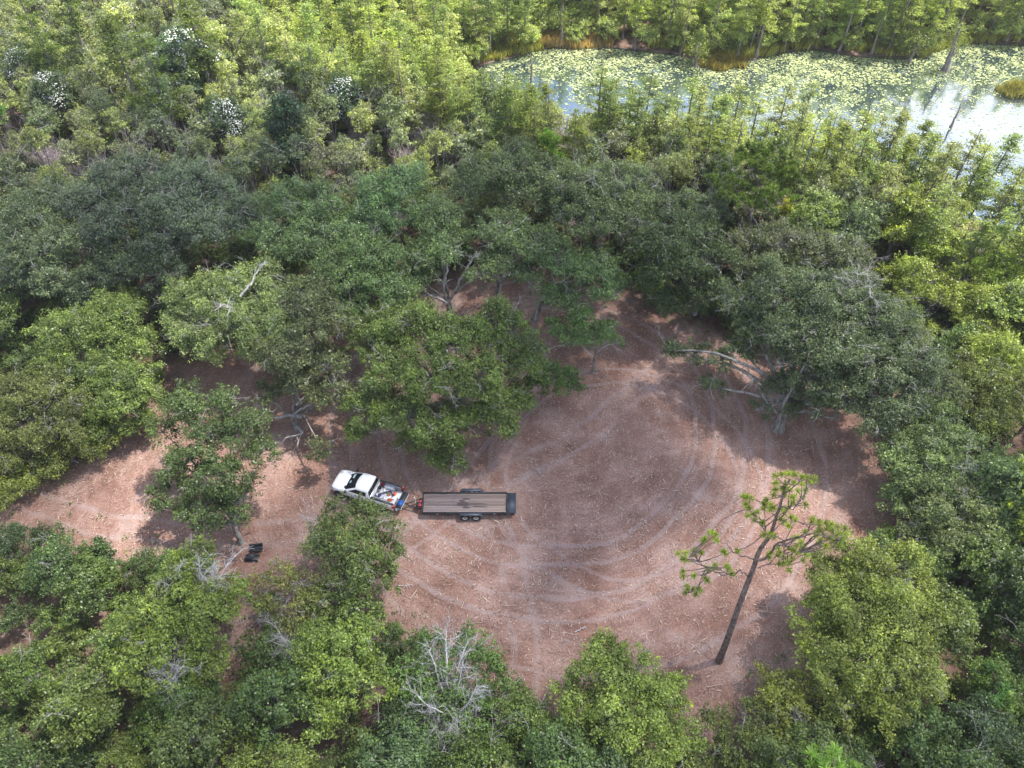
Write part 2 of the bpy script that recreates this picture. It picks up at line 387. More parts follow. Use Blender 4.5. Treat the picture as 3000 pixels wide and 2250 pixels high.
# open blue lanes, denser yellow beds along the far shore
im = pr(np.column_stack([Q, np.zeros(len(Q))]))
dens += .35 * ((im[:, 0] > 1700) & (im[:, 0] < 1960) & (im[:, 1] < 180)) - .22 * ((im[:, 1] > 185))
keep = rng.random(len(Q)) < np.clip(dens * 1.25 - .22, .10, 1); Q = Q[keep]; n = len(Q)
rr = rng.lognormal(-2.35, .36, n).clip(.045, .22); a0 = rng.uniform(0, 6.28, n)
ang = a0[:, None] + np.array([.15, 1.2, 2.3, 3.4, 4.6, 5.9])[None]
tx = rng.normal(0, .07, n); ty = rng.normal(0, .07, n); zc = rng.uniform(-.085, -.06, n)
vx = np.cos(ang) * rr[:, None]; vy = np.sin(ang) * rr[:, None] * rng.uniform(.7, 1, n)[:, None]
V = np.stack([Q[:, 0:1] + vx, Q[:, 1:2] + vy, zc[:, None] + vx * tx[:, None] + vy * ty[:, None]], 2).reshape(-1, 3)
g = G(); g.add(V, np.arange(n * 6).reshape(n, 6), np.repeat(rng.random(n), 6))
mpad = foliage('lily_pads', trans=.1, spec=1.0, rough=.22, dark=.7, bright=1.3, tipcol=(1.25, 1.15, .8))
pads = link('lily_pads', g.mesh('lily_pads', mpad), color=(.35, .40, .21))
tag(pads, 'yellow-green lily pads floating all over the pond', 'lily pads', kind='stuff')

def blades(name, polys, n, h, col, label, seed):
    r = np.random.default_rng(seed); g = G()
    for poly, k in zip(polys, n):
        a, b_ = poly.min(0), poly.max(0); q = r.uniform(a, b_, (k * 3, 2)); dd = d_poly(q, poly) + .5 * wob(q, 3, seed); q = q[dd < 0][:k]; m = len(q)
        hh = r.uniform(.5, 1.1, m) * h; wd = r.uniform(.06, .13, m); an = r.uniform(0, 6.28, m); ln = r.normal(0, .28, (m, 2)) * hh[:, None]
        c, s_ = np.cos(an) * wd, np.sin(an) * wd
        z0 = np.full(m, -.15)
        V = np.stack([np.stack([q[:, 0] - c, q[:, 1] - s_, z0], 1), np.stack([q[:, 0] + c, q[:, 1] + s_, z0], 1), np.stack([q[:, 0] + ln[:, 0], q[:, 1] + ln[:, 1], hh], 1)], 1).reshape(-1, 3)
        g.add(V, np.arange(m * 3).reshape(m, 3), np.repeat(r.random(m), 3))
    ob = link(name, g.mesh(name, M_reed), color=col); tag(ob, label, 'sedge', kind='stuff'); return ob
blades('sedge', [gp([(1140, 62), (1230, 75), (1320, 84), (1330, 100), (1240, 106), (1140, 98), (1060, 100), (1050, 82)])], [9000], 1.1, (.42, .32, .15), 'tan dry sedge on the far shore behind the pond', 31)
blades('sedge', [gp([(1505, 122), (1560, 120), (1610, 128), (1605, 146), (1560, 153), (1515, 146)])], [3500], .9, (.33, .28, .09), 'oval islet of brown sedge at the middle of the far shore', 32)
blades('sedge', [gp([(2150, 192), (2190, 180), (2290, 186), (2300, 205), (2212, 212), (2160, 206)])], [3000], 1.0, (.24, .23, .08), 'small sedge islet in the pond at the right edge', 33)
blades('sedge', [gp([(1400, 100), (1500, 118), (1620, 128), (1700, 108), (1790, 100), (1900, 118), (1990, 124), (2060, 98), (2212, 86), (2300, 88), (2290, 74), (2060, 82), (1900, 92), (1700, 88), (1400, 84)]),
                 gp([(1010, 105), (1100, 100), (1180, 92), (1180, 105), (1100, 122), (960, 150), (900, 140)])], [16000, 5000], 1.1, (.28, .29, .08), 'olive sedge fringe along the far bank of the pond', 34)

# ------------------------------------------------------------------ straw and chips on the clearing
rng = np.random.default_rng(5)
mn, mxx = CLEAR.min(0), CLEAR.max(0)
Q = rng.uniform(mn, mxx, (120000, 2)); Q = Q[d_poly(Q, CLEAR) < -.2]
pat = .5 + .45 * wob(Q, 5, 41) + .3 * wob(Q, 1.6, 42); Q = Q[rng.random(len(Q)) < np.clip(pat, .06, 1)][:42000]; n = len(Q)
ln = rng.lognormal(-1.6, .6, n).clip(.06, 1.0); wd = rng.uniform(.009, .027, n); an = rng.uniform(0, 3.14, n) + .8 * wob(Q, 12, 43)
dx, dy = np.cos(an) * ln / 2, np.sin(an) * ln / 2; px, py = -np.sin(an) * wd, np.cos(an) * wd
zz = rng.uniform(.045, .10, n) + .05 * wob(Q, 6, 6)*.4
b1 = rng.normal(0, .12, n) * ln
V = np.stack([np.stack([Q[:, 0] - dx, Q[:, 1] - dy, zz], 1), np.stack([Q[:, 0] + px + px / wd * b1, Q[:, 1] + py + py / wd * b1, zz + .012], 1),
              np.stack([Q[:, 0] + dx, Q[:, 1] + dy, zz + rng.uniform(0, .03, n)], 1), np.stack([Q[:, 0] - px + px / wd * b1, Q[:, 1] - py + py / wd * b1, zz + .012], 1)], 1).reshape(-1, 3)
g = G(); g.add(V, np.arange(n * 4).reshape(n, 4), np.repeat(rng.random(n), 4))
m_straw, nt, b, _ = newmat('dry_straw'); N, L = nt.nodes, nt.links
a = N.new('ShaderNodeAttribute'); a.attribute_name = 'rnd'
L.new(ramp(a.outputs['Fac'], [(0, (.12, .065, .05)), (.4, (.26, .16, .12)), (.75, (.44, .32, .24)), (1, (.62, .50, .40))]), b.inputs['Base Color']); b.inputs['Roughness'].default_value = .8
st = link('wood_chips', g.mesh('wood_chips', m_straw)); tag(st, 'straw coloured wood chips and stalks strewn over the clearing', 'wood chips', kind='stuff')

# small weeds and seedlings along the rim of the mulch
rng = np.random.default_rng(51)
Q = rng.uniform(mn, mxx, (9000, 2)); dd = d_poly(Q, CLEAR); Q = Q[(dd < .4) & (dd > -3.2) & (rng.random(len(Q)) < np.exp(dd.clip(-9, 0) / 1.1)) & (wob(Q, 4, 52) > -.1)][:900]
g = G(); n = len(Q); k = 14
P = np.repeat(np.column_stack([Q, np.full(n, .12)]), k, 0) + rng.normal(0, 1, (n * k, 3)) * np.repeat(rng.uniform(.06, .22, n), k)[:, None] * [1, 1, .5]; P[:, 2] = np.abs(P[:, 2]) + .03
a = rng.normal(size=(n * k, 3)) * [1, 1, .3]; a /= np.linalg.norm(a, axis=1)[:, None]; b_ = np.cross(a, rng.normal(0, .3, (n * k, 3)) + [0, 0, 1]); b_ /= np.linalg.norm(b_, axis=1)[:, None]
l_ = rng.uniform(.04, .10, n * k)[:, None]; V = np.stack([P - a * l_, P - b_ * l_ * .5, P + a * l_, P + b_ * l_ * .5], 1).reshape(-1, 3)
g.add(V, np.arange(n * k * 4).reshape(-1, 4), np.repeat(rng.random(n * k), 4))
wd_ = link('weeds', g.mesh('weeds', M_leaf), color=(.12, .19, .05)); tag(wd_, 'small green weeds and seedlings along the rim of the mulch', 'weeds', kind='stuff')

# ------------------------------------------------------------------ tree building
def unit(v): return v / (np.linalg.norm(v, axis=-1, keepdims=True) + 1e-9)

def leaf_quads(g, P, Nn, Ls, Ws, rng, rnd=None):
    n = len(P); a = unit(np.cross(Nn, rng.normal(size=(n, 3)))); b_ = np.cross(Nn, a)
    a = a * Ls[:, None] / 2; b_ = b_ * Ws[:, None] / 2; k = Nn * (Ls * .12)[:, None]
    V = np.stack([P - a - k, P - b_ * 1.0 + a * .1, P + a - k, P + b_ * 1.0 + a * .1], 1).reshape(-1, 3)
    g.add(V, np.arange(n * 4).reshape(n, 4), np.repeat(rng.random(n) if rnd is None else rnd, 4))

def curve(p0, p1, rng, k=6, sag=0.0, wig=.08, start=None):
    p0 = np.asarray(p0, float); p1 = np.asarray(p1, float); d = np.linalg.norm(p1 - p0)
    t = np.linspace(0, 1, k)[:, None]
    c = (p0 + p1) / 2 + np.array([0, 0, sag * d]) + rng.normal(0, wig, 3) * d
    if start is not None: c = p0 + np.asarray(start) * d * .45 + rng.normal(0, wig, 3) * d
    P = (1 - t) ** 2 * p0 + 2 * t * (1 - t) * c + t ** 2 * p1
    P[1:-1] += rng.normal(0, wig * .35, (k - 2, 3)) * d / k * 2
    return P

def foliage_mass(gl, gb, rng, c, r, flat, leaf, dens, hub, br, clr=.30, fine=True, holes=0.0):
    """one leafy mass: clumps over the upper shell of an ellipsoid, each carried by a twig"""
    nc = max(6, int(10 * (r / (clr * 2.2 + .2)) ** 1.5 * 1.5)); cr_ = clr * (r ** .5) * 1.08
    D = unit(rng.normal(size=(nc * 3, 3))); D = D[D[:, 2] > -.35][:nc]
    lob = 1 + .22 * np.sin(3 * np.arctan2(D[:, 1], D[:, 0]) + rng.uniform(0, 6)) + .12 * np.sin(5 * np.arctan2(D[:, 1], D[:, 0]) + rng.uniform(0, 6))
    rad = r * rng.uniform(.40, 1.08, len(D)) ** .7 * lob
    CC = c + D * rad[:, None] * np.array([1, 1, flat])
    for q, cc in enumerate(CC):
        s = cr_ * rng.choice([.55, .75, 1.0, 1.15, 1.4]); nl = int(dens * 4 * math.pi * s * s * .42)
        if holes and rng.random() < holes: nl = int(nl * .25)
        v = unit(rng.normal(size=(nl, 3))); v[:, 2] = np.abs(v[:, 2]) * rng.choice([1, 1, 1, -1], nl)
        rr = s * (rng.uniform(.2, 1.15, nl) ** .5 + (rng.random(nl) < .2) * rng.uniform(0, .8, nl))
        ax = np.array([rng.uniform(.75, 1.3), rng.uniform(.75, 1.3), rng.uniform(.5, 1.0)])
        P = cc + v * rr[:, None] * ax
        out = unit(P - c)
        Nn = unit(v * .55 + out * .35 + np.array([0, 0, .40]) + rng.normal(0, .60, (nl, 3)))
        L_ = leaf * np.exp(rng.normal(0, .32, nl)).clip(.5, 1.9)
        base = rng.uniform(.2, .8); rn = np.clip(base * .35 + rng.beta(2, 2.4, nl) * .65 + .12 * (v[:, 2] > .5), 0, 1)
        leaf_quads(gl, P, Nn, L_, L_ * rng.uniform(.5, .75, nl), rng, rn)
        ns = rng.integers(1, 4); oo = unit(cc - c)
        for _s in range(ns):                                   # loose sprigs that reach past the clump
            dd = unit(oo * .7 + rng.normal(0, .7, 3) + [0, 0, .25]); k_ = int(10 * s / .5) + 5; t_ = rng.uniform(.5, 1.0, k_) * s * rng.uniform(1.3, 2.0)
            Ps = cc + dd * t_[:, None] + rng.normal(0, .07, (k_, 3)); Lk = leaf * rng.uniform(.6, 1.2, k_)
            leaf_quads(gl, Ps, unit(rng.normal(0, .6, (k_, 3)) + [0, 0, .8]), Lk, Lk * .6, rng, np.clip(base * .3 + rng.uniform(.2, .8, k_), 0, 1))
        if fine:
            gb.tube(curve(hub, cc, rng, 5, .08), np.linspace(br, br * .25, 5), 3, False)

def make_tree(seed, masses, leaf=.2, dens=60, base_r=.2, fork=None, flat=.6, clr=.30, lean=(0, 0), fine=True, mats=None, holes=0.0, name='oak', twigs=.4, twigr=.02):
    """masses: (x, y, z, r[, flat]) relative to the foot. Returns crown mesh, trunk mesh, bare twig mesh"""
    rng = np.random.default_rng(seed); leaf *= .80; dens *= 1.36
    gl, gb, gd = G(), G(), G()
    M = [np.array(m, float) for m in masses]
    Z = np.array([m[2] for m in M]); W = np.array([m[3] ** 2 for m in M]); cen = sum(m[:3] * w_ for m, w_ in zip(M, W)) / W.sum()
    if fork is None: fork = np.array([cen[0] * .12 + lean[0], cen[1] * .12 + lean[1], max(.8, Z.min() * .42)])
    fork = np.array(fork, float)
    T = curve((0, 0, -.15), fork, rng, 6, 0, .05, start=(0, 0, 1)); tr = np.linspace(base_r, base_r * .75, 6); tr[0] *= 1.45
    gb.tube(T, tr, 7, False)
    for m in M:
        c = m[:3]; r = m[3]; fl = m[4] if len(m) > 4 else flat
        d = np.linalg.norm(c - fork); rb = base_r * min(.62, .30 + .06 * r)
        hub = c + np.array([0, 0, -r * fl * .35]); B = curve(fork, hub, rng, 8, .10, .10, start=unit(np.array([c[0] - fork[0], c[1] - fork[1], .9 * d])))
        gb.tube(B, np.linspace(rb, rb * .35, 8), 6, False)
        foliage_mass(gl, gb, rng, c, r, fl, leaf, dens, hub, rb * .3, clr, fine, holes)
        if twigs:
            for _ in range(int(twigs * r * 2.2)):
                D = unit(rng.normal(size=3)); D[2] = abs(D[2]) + .25; D = unit(D)
                p = c + D * r * np.array([1, 1, fl]) * rng.uniform(.85, 1.05)
                bare_branch(gd, rng, p, unit(D * [1, 1, .5] + rng.normal(0, .6, 3)), rng.uniform(.5, 1.5), twigr * .8, 2, (2, 5), .8)
    mats = mats or (M_leaf, M_bark, M_limb)
    cm = gl.mesh(name + '_crown', mats[0]); tm = gb.mesh(name + '_trunk', mats[1], True); dm = gd.mesh(name + '_bare', mats[2]) if gd.n else None
    return cm, tm, dm

def bare_branch(g, rng, p, d, L_, r, depth, kids=(3, 5), spread=.7):
    p = np.asarray(p, float); e = p + unit(np.asarray(d)) * L_
    P = curve(p, e, rng, 5, 0, .10); g.tube(P, np.linspace(r, r * .45, 5), 4 if r > .03 else 3, False)
    if depth <= 0: return
    for _ in range(rng.integers(*kids)):
        t = rng.uniform(.35, 1); q = P[int(t * 4)]
        nd = unit(unit(d) + rng.normal(0, spread, 3)); bare_branch(g, rng, q, nd, L_ * rng.uniform(.45, .75), r * .55, depth - 1, kids, spread)

TREES = []     # everything planted: (object, x, y, R, H, kind words)
def place(name, meshes, loc, rz=0.0, sc=1.0, color=(.06, .1, .03), label=None, cat='tree', group=None, sz=1.0, bark_col=None):
    e = thing(name, label, cat, (loc[0], loc[1], loc[2] if len(loc) > 2 else 0.0), rz, group)
    e.scale = (sc, sc, sc * sz)
    for me, nm in zip(meshes, ('crown', 'trunk', 'twigs')):
        if me is not None:
            c_ = link(nm, me, e, color=color)
            if nm == 'twigs': c_['kind'] = 'stuff'
    return e

def from_picture(foot, masses):
    b_ = o_(foot[0], foot[1]); out = []
    for m in masses:
        p = o_(m[0], m[1], m[2]) - b_; out.append((p[0], p[1], m[2], m[3]) + tuple(m[4:]))
    return b_, out

GREY_G = (.078, .112, .05); DARK = (.04, .085, .035); MID = (.065, .125, .03); LIGHT = (.11, .175, .05); YEL = (.17, .22, .035); BLUE = (.050, .080, .055); OLIVE = (.11, .135, .04)
MASSPT = []     # plan points that leafy masses of the big trees already fill
def hero(label, foot, masses, seed, color, leaf=.19, dens=75, base_r=.3, cat='oak tree', **k):
    b_, ms_ = from_picture(foot, masses)
    color = (color[0] * 1.50 + .012, color[1] * 1.36 + .008, color[2] * 1.22 + .004)
    t = place('oak_tree', make_tree(seed, ms_, leaf * .9, dens * 1.35, base_r, **k), b_, color=color, label=label, cat=cat)
    for m in ms_: MASSPT.append((b_[0] + m[0], b_[1] + m[1], m[3]))
    MASSPT.append((b_[0], b_[1], .4))
    TREES.append((t, b_[0], b_[1])); return t

# the big oaks round and in the clearing
hero('spreading light green oak with pale dead twigs, left of the clearing', (585, 800), [(470, 640, 8, 2.6), (415, 700, 6.5, 2.2), (545, 625, 8.5, 2.6), (510, 700, 7.5, 2.4), (450, 745, 5.5, 1.9), (600, 690, 8, 2.2), (560, 755, 5.5, 1.6), (400, 640, 7, 1.8)],
     101, (.105, .155, .06), twigs=1.6, base_r=.32, holes=.15)
hero('grey-green oak with a forked curved trunk leaning over the track behind the white truck', (640, 925), [(620, 760, 7.5, 2.2), (690, 700, 8.5, 2.4), (660, 640, 9, 2.2), (700, 790, 6.5, 2.0), (650, 830, 5.5, 1.6), (720, 850, 5, 1.5), (580, 850, 4.5, 1.2), (690, 970, 3.0, .9), (560, 900, 3.6, .8)],
     102, GREY_G, twigs=1.2, base_r=.34, holes=.2)
hero('biggest dark green oak, its leafy lobes hanging over the mulch above the trailer', (985, 880), [(820, 715, 7, 2.4), (895, 705, 8, 2.5), (985, 730, 8.5, 2.5), (1075, 715, 8, 2.4), (1130, 780, 6, 1.9), (840, 800, 7, 2.3), (930, 815, 8, 2.3), (1030, 815, 7.5, 2.3), (795, 880, 5.5, 1.8),
     (880, 895, 6, 2.1), (965, 925, 5, 2.0), (1065, 880, 5.5, 2.0), (965, 985, 2.4, 1.45), (1120, 860, 4.5, 1.4), (1090, 920, 3.6, 1.1), (770, 935, 4, 1.0), (900, 950, 3.6, 1.2)],
     103, (.066, .112, .026), twigs=1.0, base_r=.42, holes=.2)
hero('low outlying oak limb cluster at the right side of the biggest oak', (1130, 850), [(1190, 812, 3.2, 1.5), (1225, 830, 2.8, 1.0), (1160, 830, 3.0, 1.1)], 104, (.06, .12, .028), base_r=.14)
hero('umbrella shaped grey-green oak with pale forked limbs at the middle of the grove', (975, 690), [(895, 600, 7, 1.9, .34), (960, 525, 9, 2.2, .34), (1040, 588, 7.8, 1.3, .34), (860, 645, 6, 1.8, .35), (935, 460, 10, 2.3, .35), (905, 560, 8.4, 1.7, .35)],
     105, (.072, .125, .05), twigs=1.0, base_r=.34, holes=.35, dens=58)
hero('flat topped grey-green oak right of the umbrella oak, trunk leaning right', (1075, 660), [(1080, 495, 9.5, 2.2, .35), (1150, 525, 9, 2.1, .35), (1065, 570, 8, 1.5, .35), (1140, 590, 7, 1.7, .35)], 106, (.07, .12, .052), twigs=1, base_r=.32, holes=.35, dens=58)
hero('wide layered oak at the top right of the grove beside the mulch lobe', (1155, 690), [(1200, 560, 8, 2.0, .38), (1255, 585, 7, 2.1, .38), (1305, 620, 6, 1.7, .4), (1235, 645, 5, 1.7, .38), (1180, 635, 5.5, 1.3, .4), (1290, 570, 7.5, 1.8, .4)], 107, (.065, .12, .05), base_r=.3, holes=.3, dens=58)
hero('small flat crowned oak with a thin straight trunk standing free in the clearing', (1282, 805), [(1250, 718, 4, 1.6, .32), (1300, 712, 4, 1.2, .32), (1205, 708, 4, 1.1, .3), (1332, 735, 3.5, .7, .35), (1270, 690, 4.6, 1.2, .32)], 108, (.07, .135, .045), base_r=.12, fork=(0, .2, 2.6))
hero('bushy oak at the left of the grove, above the forked trunk', (820, 740), [(800, 560, 9, 2.4), (755, 620, 8, 2.3), (830, 625, 8, 2.0), (715, 580, 8, 2.2), (690, 650, 7, 1.9), (780, 680, 6, 1.8)], 109, (.06, .112, .042), base_r=.28, twigs=.5)
hero('large grey-green oak of silvery twigs on the right side of the clearing', (1680, 925), [(1615, 650, 8, 2.3), (1693, 625, 9.5, 2.6), (1768, 640, 10, 2.7), (1844, 655, 10, 2.7), (1911, 705, 9, 2.7), (1957, 780, 8, 2.4), (1650, 715, 7, 2.1), (1726, 715, 9, 2.4), (1802, 740, 9, 2.7),
     (1877, 790, 8, 2.6), (1928, 860, 6.5, 2.3), (1743, 800, 7, 2.1), (1814, 835, 6.5, 2.3), (1886, 900, 5.5, 1.9), (1697, 830, 5, 1.4), (1648, 885, 3, .9), (1714, 880, 3.4, .9), (1781, 870, 5, 1.5), (1500, 765, 4, 1.2), (1445, 755, 4, .9), (1540, 835, 3, 1.0), (1560, 775, 5, 1.1), (1605, 755, 5.5, 1.2)],
     110, (.07, .11, .055), twigs=2.4, base_r=.5, holes=.22, fork=(.2, .6, 2.6))
hero('dark green oak with a leaning trunk, standing on the track left of the white truck', (522, 1172), [(395, 880, 7.5, 1.8), (450, 940, 7, 2.0), (520, 925, 7.5, 1.7), (395, 1000, 5.5, 1.6), (478, 1025, 6, 1.8), (560, 975, 6, 1.4), (375, 1065, 4, 1.6), (440, 1105, 4, 1.7), (515, 1075, 4.5, 1.5), (350, 930, 6, 1.1), (480, 870, 8, 1.3)],
     112, (.052, .095, .030), base_r=.26, holes=.25, dens=65)
hero('round green oak in front of the white truck, hiding its lower side', (775, 1300), [(735, 1118, 5.2, 1.45), (795, 1128, 5.4, 1.5), (690, 1175, 4.5, 1.35), (770, 1180, 5, 1.8), (838, 1195, 4.5, 1.3), (750, 1240, 3.5, 1.6), (820, 1245, 3.5, 1.3)], 113, (.068, .108, .032), base_r=.2, twigs=.8, dens=62, holes=.15)
hero('bright green oak at the bottom centre edge of the mulch clearing', (1350, 1680), [(1300, 1440, 6, 1.6), (1372, 1450, 6.5, 1.7), (1255, 1520, 5, 1.5), (1340, 1530, 6, 2.0), (1425, 1515, 5, 1.6), (1285, 1605, 4, 1.8), (1390, 1605, 4.5, 1.9), (1465, 1600, 3.5, 1.3), (1210, 1590, 3.5, 1.3)],
     114, (.10, .152, .035), leaf=.19, dens=78, base_r=.26)
hero('large bright green oak at the lower right of the clearing', (1890, 1480), [(1795, 1245, 5, 1.5), (1865, 1215, 6, 1.8), (1945, 1250, 6.5, 2.1), (1775, 1330, 5, 1.7), (1860, 1315, 6.5, 2.1), (1955, 1340, 7, 2.2), (1790, 1425, 5, 1.7), (1880, 1425, 6, 2.1), (1965, 1430, 6, 1.9), (1830, 1515, 4, 1.6), (1920, 1515, 4.5, 1.6)],
     115, (.112, .155, .036), leaf=.19, dens=78, base_r=.32)
hero('loose leafy oak tangled with white dead branches at the bottom centre', (980, 1600), [(930, 1420, 5.2, 1.5), (1010, 1400, 5.2, 1.4), (960, 1480, 4.6, 1.6), (890, 1480, 4.6, 1.4), (1050, 1450, 4.2, 1.3), (1030, 1540, 3.8, 1.5), (960, 1560, 3.2, 1.4), (1080, 1500, 3.0, 1.1)], 118, (.07, .14, .035), leaf=.2, dens=42, base_r=.18, holes=.3, twigs=2)
hero('vivid green oak below the round oak, at the lower left of the clearing', (740, 1560), [(700, 1380, 5.5, 1.6), (765, 1390, 6, 1.6), (715, 1455, 5, 1.8), (785, 1475, 5, 1.5), (690, 1530, 4, 1.5), (650, 1470, 4, 1.2)], 116, (.088, .142, .030), leaf=.21, dens=62, base_r=.22)
hero('wide green oak with bleached snags in it, at the lower left', (420, 1480), [(430, 1210, 5.5, 1.4), (380, 1270, 6, 1.8), (450, 1330, 6, 1.9), (330, 1330, 6, 1.8), (500, 1290, 5, 1.4), (380, 1400, 5.5, 2.0), (300, 1430, 5, 1.8), (450, 1430, 4.5, 1.6)], 117, (.10, .152, .032), leaf=.21, dens=55, base_r=.3, holes=.25)
hero('light green bushy oak above the sandy track, left thicket', (250, 960), [(230, 800, 5, 1.8), (290, 820, 5, 1.8), (200, 860, 4, 1.9), (260, 870, 4.2, 2.0), (300, 900, 2.6, 1.5), (220, 920, 2.4, 1.6), (320, 850, 3.6, 1.4)], 120, (.09, .145, .038), base_r=.18, dens=62)
hero('pale olive oak at the left edge above the sandy track', (70, 1030), [(40, 850, 5.5, 2.0), (110, 850, 5.5, 2.0), (60, 920, 4.5, 2.0), (130, 920, 4.2, 1.8), (20, 980, 3.0, 1.7), (160, 880, 4.6, 1.5)], 121, (.105, .14, .045), base_r=.22, dens=60, twigs=1)
hero('low yellowish thicket oak between the left edge and the sandy track', (170, 1000), [(150, 960, 2.2, 1.4), (200, 965, 1.8, 1.3), (110, 1000, 1.8, 1.3), (240, 950, 1.6, 1.1), (60, 1030, 1.5, 1.2), (-20, 1060, 1.8, 1.6), (20, 1070, 1.4, 1.1), (0, 1000, 2.6, 1.6)], 122, (.11, .15, .036), base_r=.1, dens=62)
hero('bright green oak in the upper part of the left thicket', (150, 860), [(120, 720, 6, 2.0), (190, 700, 6.5, 2.1), (250, 680, 6.5, 2.1), (180, 770, 5, 2.0), (110, 790, 4.6, 1.9), (310, 740, 5.4, 1.8)], 123, (.095, .15, .04), base_r=.22, dens=58)
hero('green oak that closes the right end of the clearing behind its dark corner', (2000, 1130), [(1950, 970, 4.5, 1.7), (2010, 960, 5, 1.8), (1975, 1030, 4, 1.8), (2040, 1030, 4.5, 1.8), (1940, 1080, 2.6, 1.4), (2060, 950, 5.5, 1.6)], 124, (.085, .135, .055), base_r=.2, twigs=1)
hero('grey-green twiggy oak at the right edge of the clearing', (2080, 1250), [(2040, 1110, 4.5, 1.8), (2110, 1090, 5, 1.9), (2070, 1170, 4, 1.7), (2140, 1160, 4.5, 1.8), (2000, 1160, 3, 1.5)], 125, (.105, .15, .062), base_r=.2, twigs=2)
hero('lime green bushy tree right of the silvery oak, near the right edge', (2110, 760), [(2080, 600, 5, 1.9), (2130, 640, 5, 2.0), (2090, 690, 3.6, 1.8), (2150, 720, 3.6, 1.8), (2050, 650, 4.4, 1.5)], 161, (.13, .185, .032), base_r=.18, dens=58, holes=.2)
hero('olive bushy tree at the right edge, above the twiggy right oak', (2150, 960), [(2100, 800, 4.6, 1.9), (2160, 820, 4.6, 1.9), (2090, 870, 3.4, 1.7), (2150, 900, 3.6, 1.8), (2200, 860, 4, 1.8)], 162, (.11, .155, .04), base_r=.18, dens=58, holes=.2, twigs=1)
hero('low pale bush oak at the bottom rim, right of the bottom centre oak', (1560, 1690), [(1540, 1570, 2.6, 1.1), (1500, 1630, 2.4, 1.3), (1590, 1620, 2.6, 1.3), (1640, 1560, 2.8, 1.2), (1570, 1670, 2, 1.3), (1450, 1690, 2.2, 1.2)], 126, (.085, .125, .035), base_r=.1, dens=60, holes=.2)
hero('yellow topped bush oak left of the lower right oak at the bottom', (1690, 1620), [(1690, 1500, 3.2, 1.2), (1720, 1550, 3.0, 1.3), (1660, 1480, 2.2, 1.0), (1700, 1600, 2.4, 1.4), (1740, 1480, 3.0, 1.1), (1650, 1540, 2.0, 1.0)], 127, (.12, .155, .035), base_r=.1, dens=60, holes=.25, twigs=1.5)
hero('thin leafed sapling clump over the narrow path at the lower left', (610, 1400), [(600, 1240, 2.6, 1.0), (640, 1270, 2.8, 1.1), (580, 1300, 2.0, 1.0), (630, 1340, 2.6, 1.2), (670, 1300, 3, 1.1), (560, 1250, 1.6, .8)], 128, (.11, .14, .045), base_r=.07, dens=34, holes=.4, twigs=3)
hero('dark low oak in the pit beside the narrow path, lower left', (600, 1500), [(560, 1400, 2.6, 1.2), (590, 1460, 2.4, 1.4), (550, 1480, 2, 1.2), (620, 1430, 3, 1.2)], 129, (.05, .095, .03), base_r=.09, dens=60)
def pale_limbs(tree, lines_, r0, seed, mat=None):
    rg = np.random.default_rng(seed); b = np.array(tree.location)
    for pts in lines_:
        P = np.array([o_(*q) for q in pts]) - b; t = np.linspace(0, len(P) - 1, len(P) * 4); Q = np.stack([np.interp(t, range(len(P)), P[:, k]) for k in range(3)], 1)
        Q[1:-1] = (Q[:-2] + Q[1:-1] * 2 + Q[2:]) / 4; Q[1:] += rg.normal(0, .05, Q[1:].shape); g_ = G(); g_.tube(Q, np.linspace(r0, r0 * .3, len(Q)), 6)
        for q in range(len(Q) // 2, len(Q)):
            if rg.random() < .75: bare_branch(g_, rg, Q[q], unit(Q[-1] - Q[0] + rg.normal(0, np.linalg.norm(Q[-1] - Q[0]) * .8, 3)), rg.uniform(.5, 1.2), r0 * .28, 1, (2, 4), .7)
        link('bare_limb', g_.mesh('bare_limb', mat or M_limb, True), tree)
byl = {t[0]['label']: t[0] for t in TREES}
def tree_of(word): return next(v for k, v in byl.items() if word in k)
pale_limbs(tree_of('umbrella shaped'), [[(975, 690, .4), (968, 655, 2.6), (952, 610, 5.2), (925, 585, 7.2)], [(968, 655, 2.6), (985, 625, 4.6), (1008, 580, 7.2), (1030, 545, 8.8)], [(955, 615, 5.0), (968, 572, 7.2), (975, 535, 9.2)], [(968, 655, 2.6), (935, 640, 4.4), (905, 625, 6.0)]], .16, 901)
pale_limbs(tree_of('right of the umbrella oak, trunk'), [[(1076, 660, .4), (1082, 615, 3.0), (1100, 578, 5.6), (1128, 545, 8.0)], [(1082, 615, 3.0), (1075, 590, 5.0), (1058, 555, 7.6)], [(1090, 596, 4.4), (1110, 540, 8), (1112, 500, 10)]], .15, 902)
pale_limbs(tree_of('wide layered oak'), [[(1155, 690, .4), (1165, 650, 3.0), (1190, 620, 5.4), (1225, 600, 7.2)], [(1165, 650, 3.0), (1200, 640, 4.6), (1245, 628, 5.8)]], .12, 903)
pale_limbs(tree_of('forked curved trunk'), [[(640, 925, .2), (628, 900, 1.8), (645, 885, 2.6), (672, 872, 3.6)], [(650, 900, 1.6), (620, 896, 2.6), (590, 905, 2.8), (572, 890, 3.2)], [(640, 920, .4), (655, 935, 1.4), (618, 945, 1.8)]], .17, 904)
pale_limbs(tree_of('biggest dark green oak'), [[(900, 880, 4.5), (850, 905, 4.2), (810, 918, 3.6), (780, 930, 2.8), (774, 948, 2.0)], [(840, 850, 5.5), (800, 838, 5), (770, 820, 4.6), (752, 824, 4.2)], [(890, 940, 4), (868, 962, 2.4), (850, 972, 1.6)]], .10, 905)
pale_limbs(tree_of('spreading light green'), [[(560, 740, 6), (520, 690, 8.6), (500, 665, 9.8), (478, 655, 10.4)], [(585, 800, .4), (575, 770, 3), (560, 740, 6)], [(520, 640, 9.6), (545, 610, 10.6), (560, 575, 11.2)]], .11, 906)
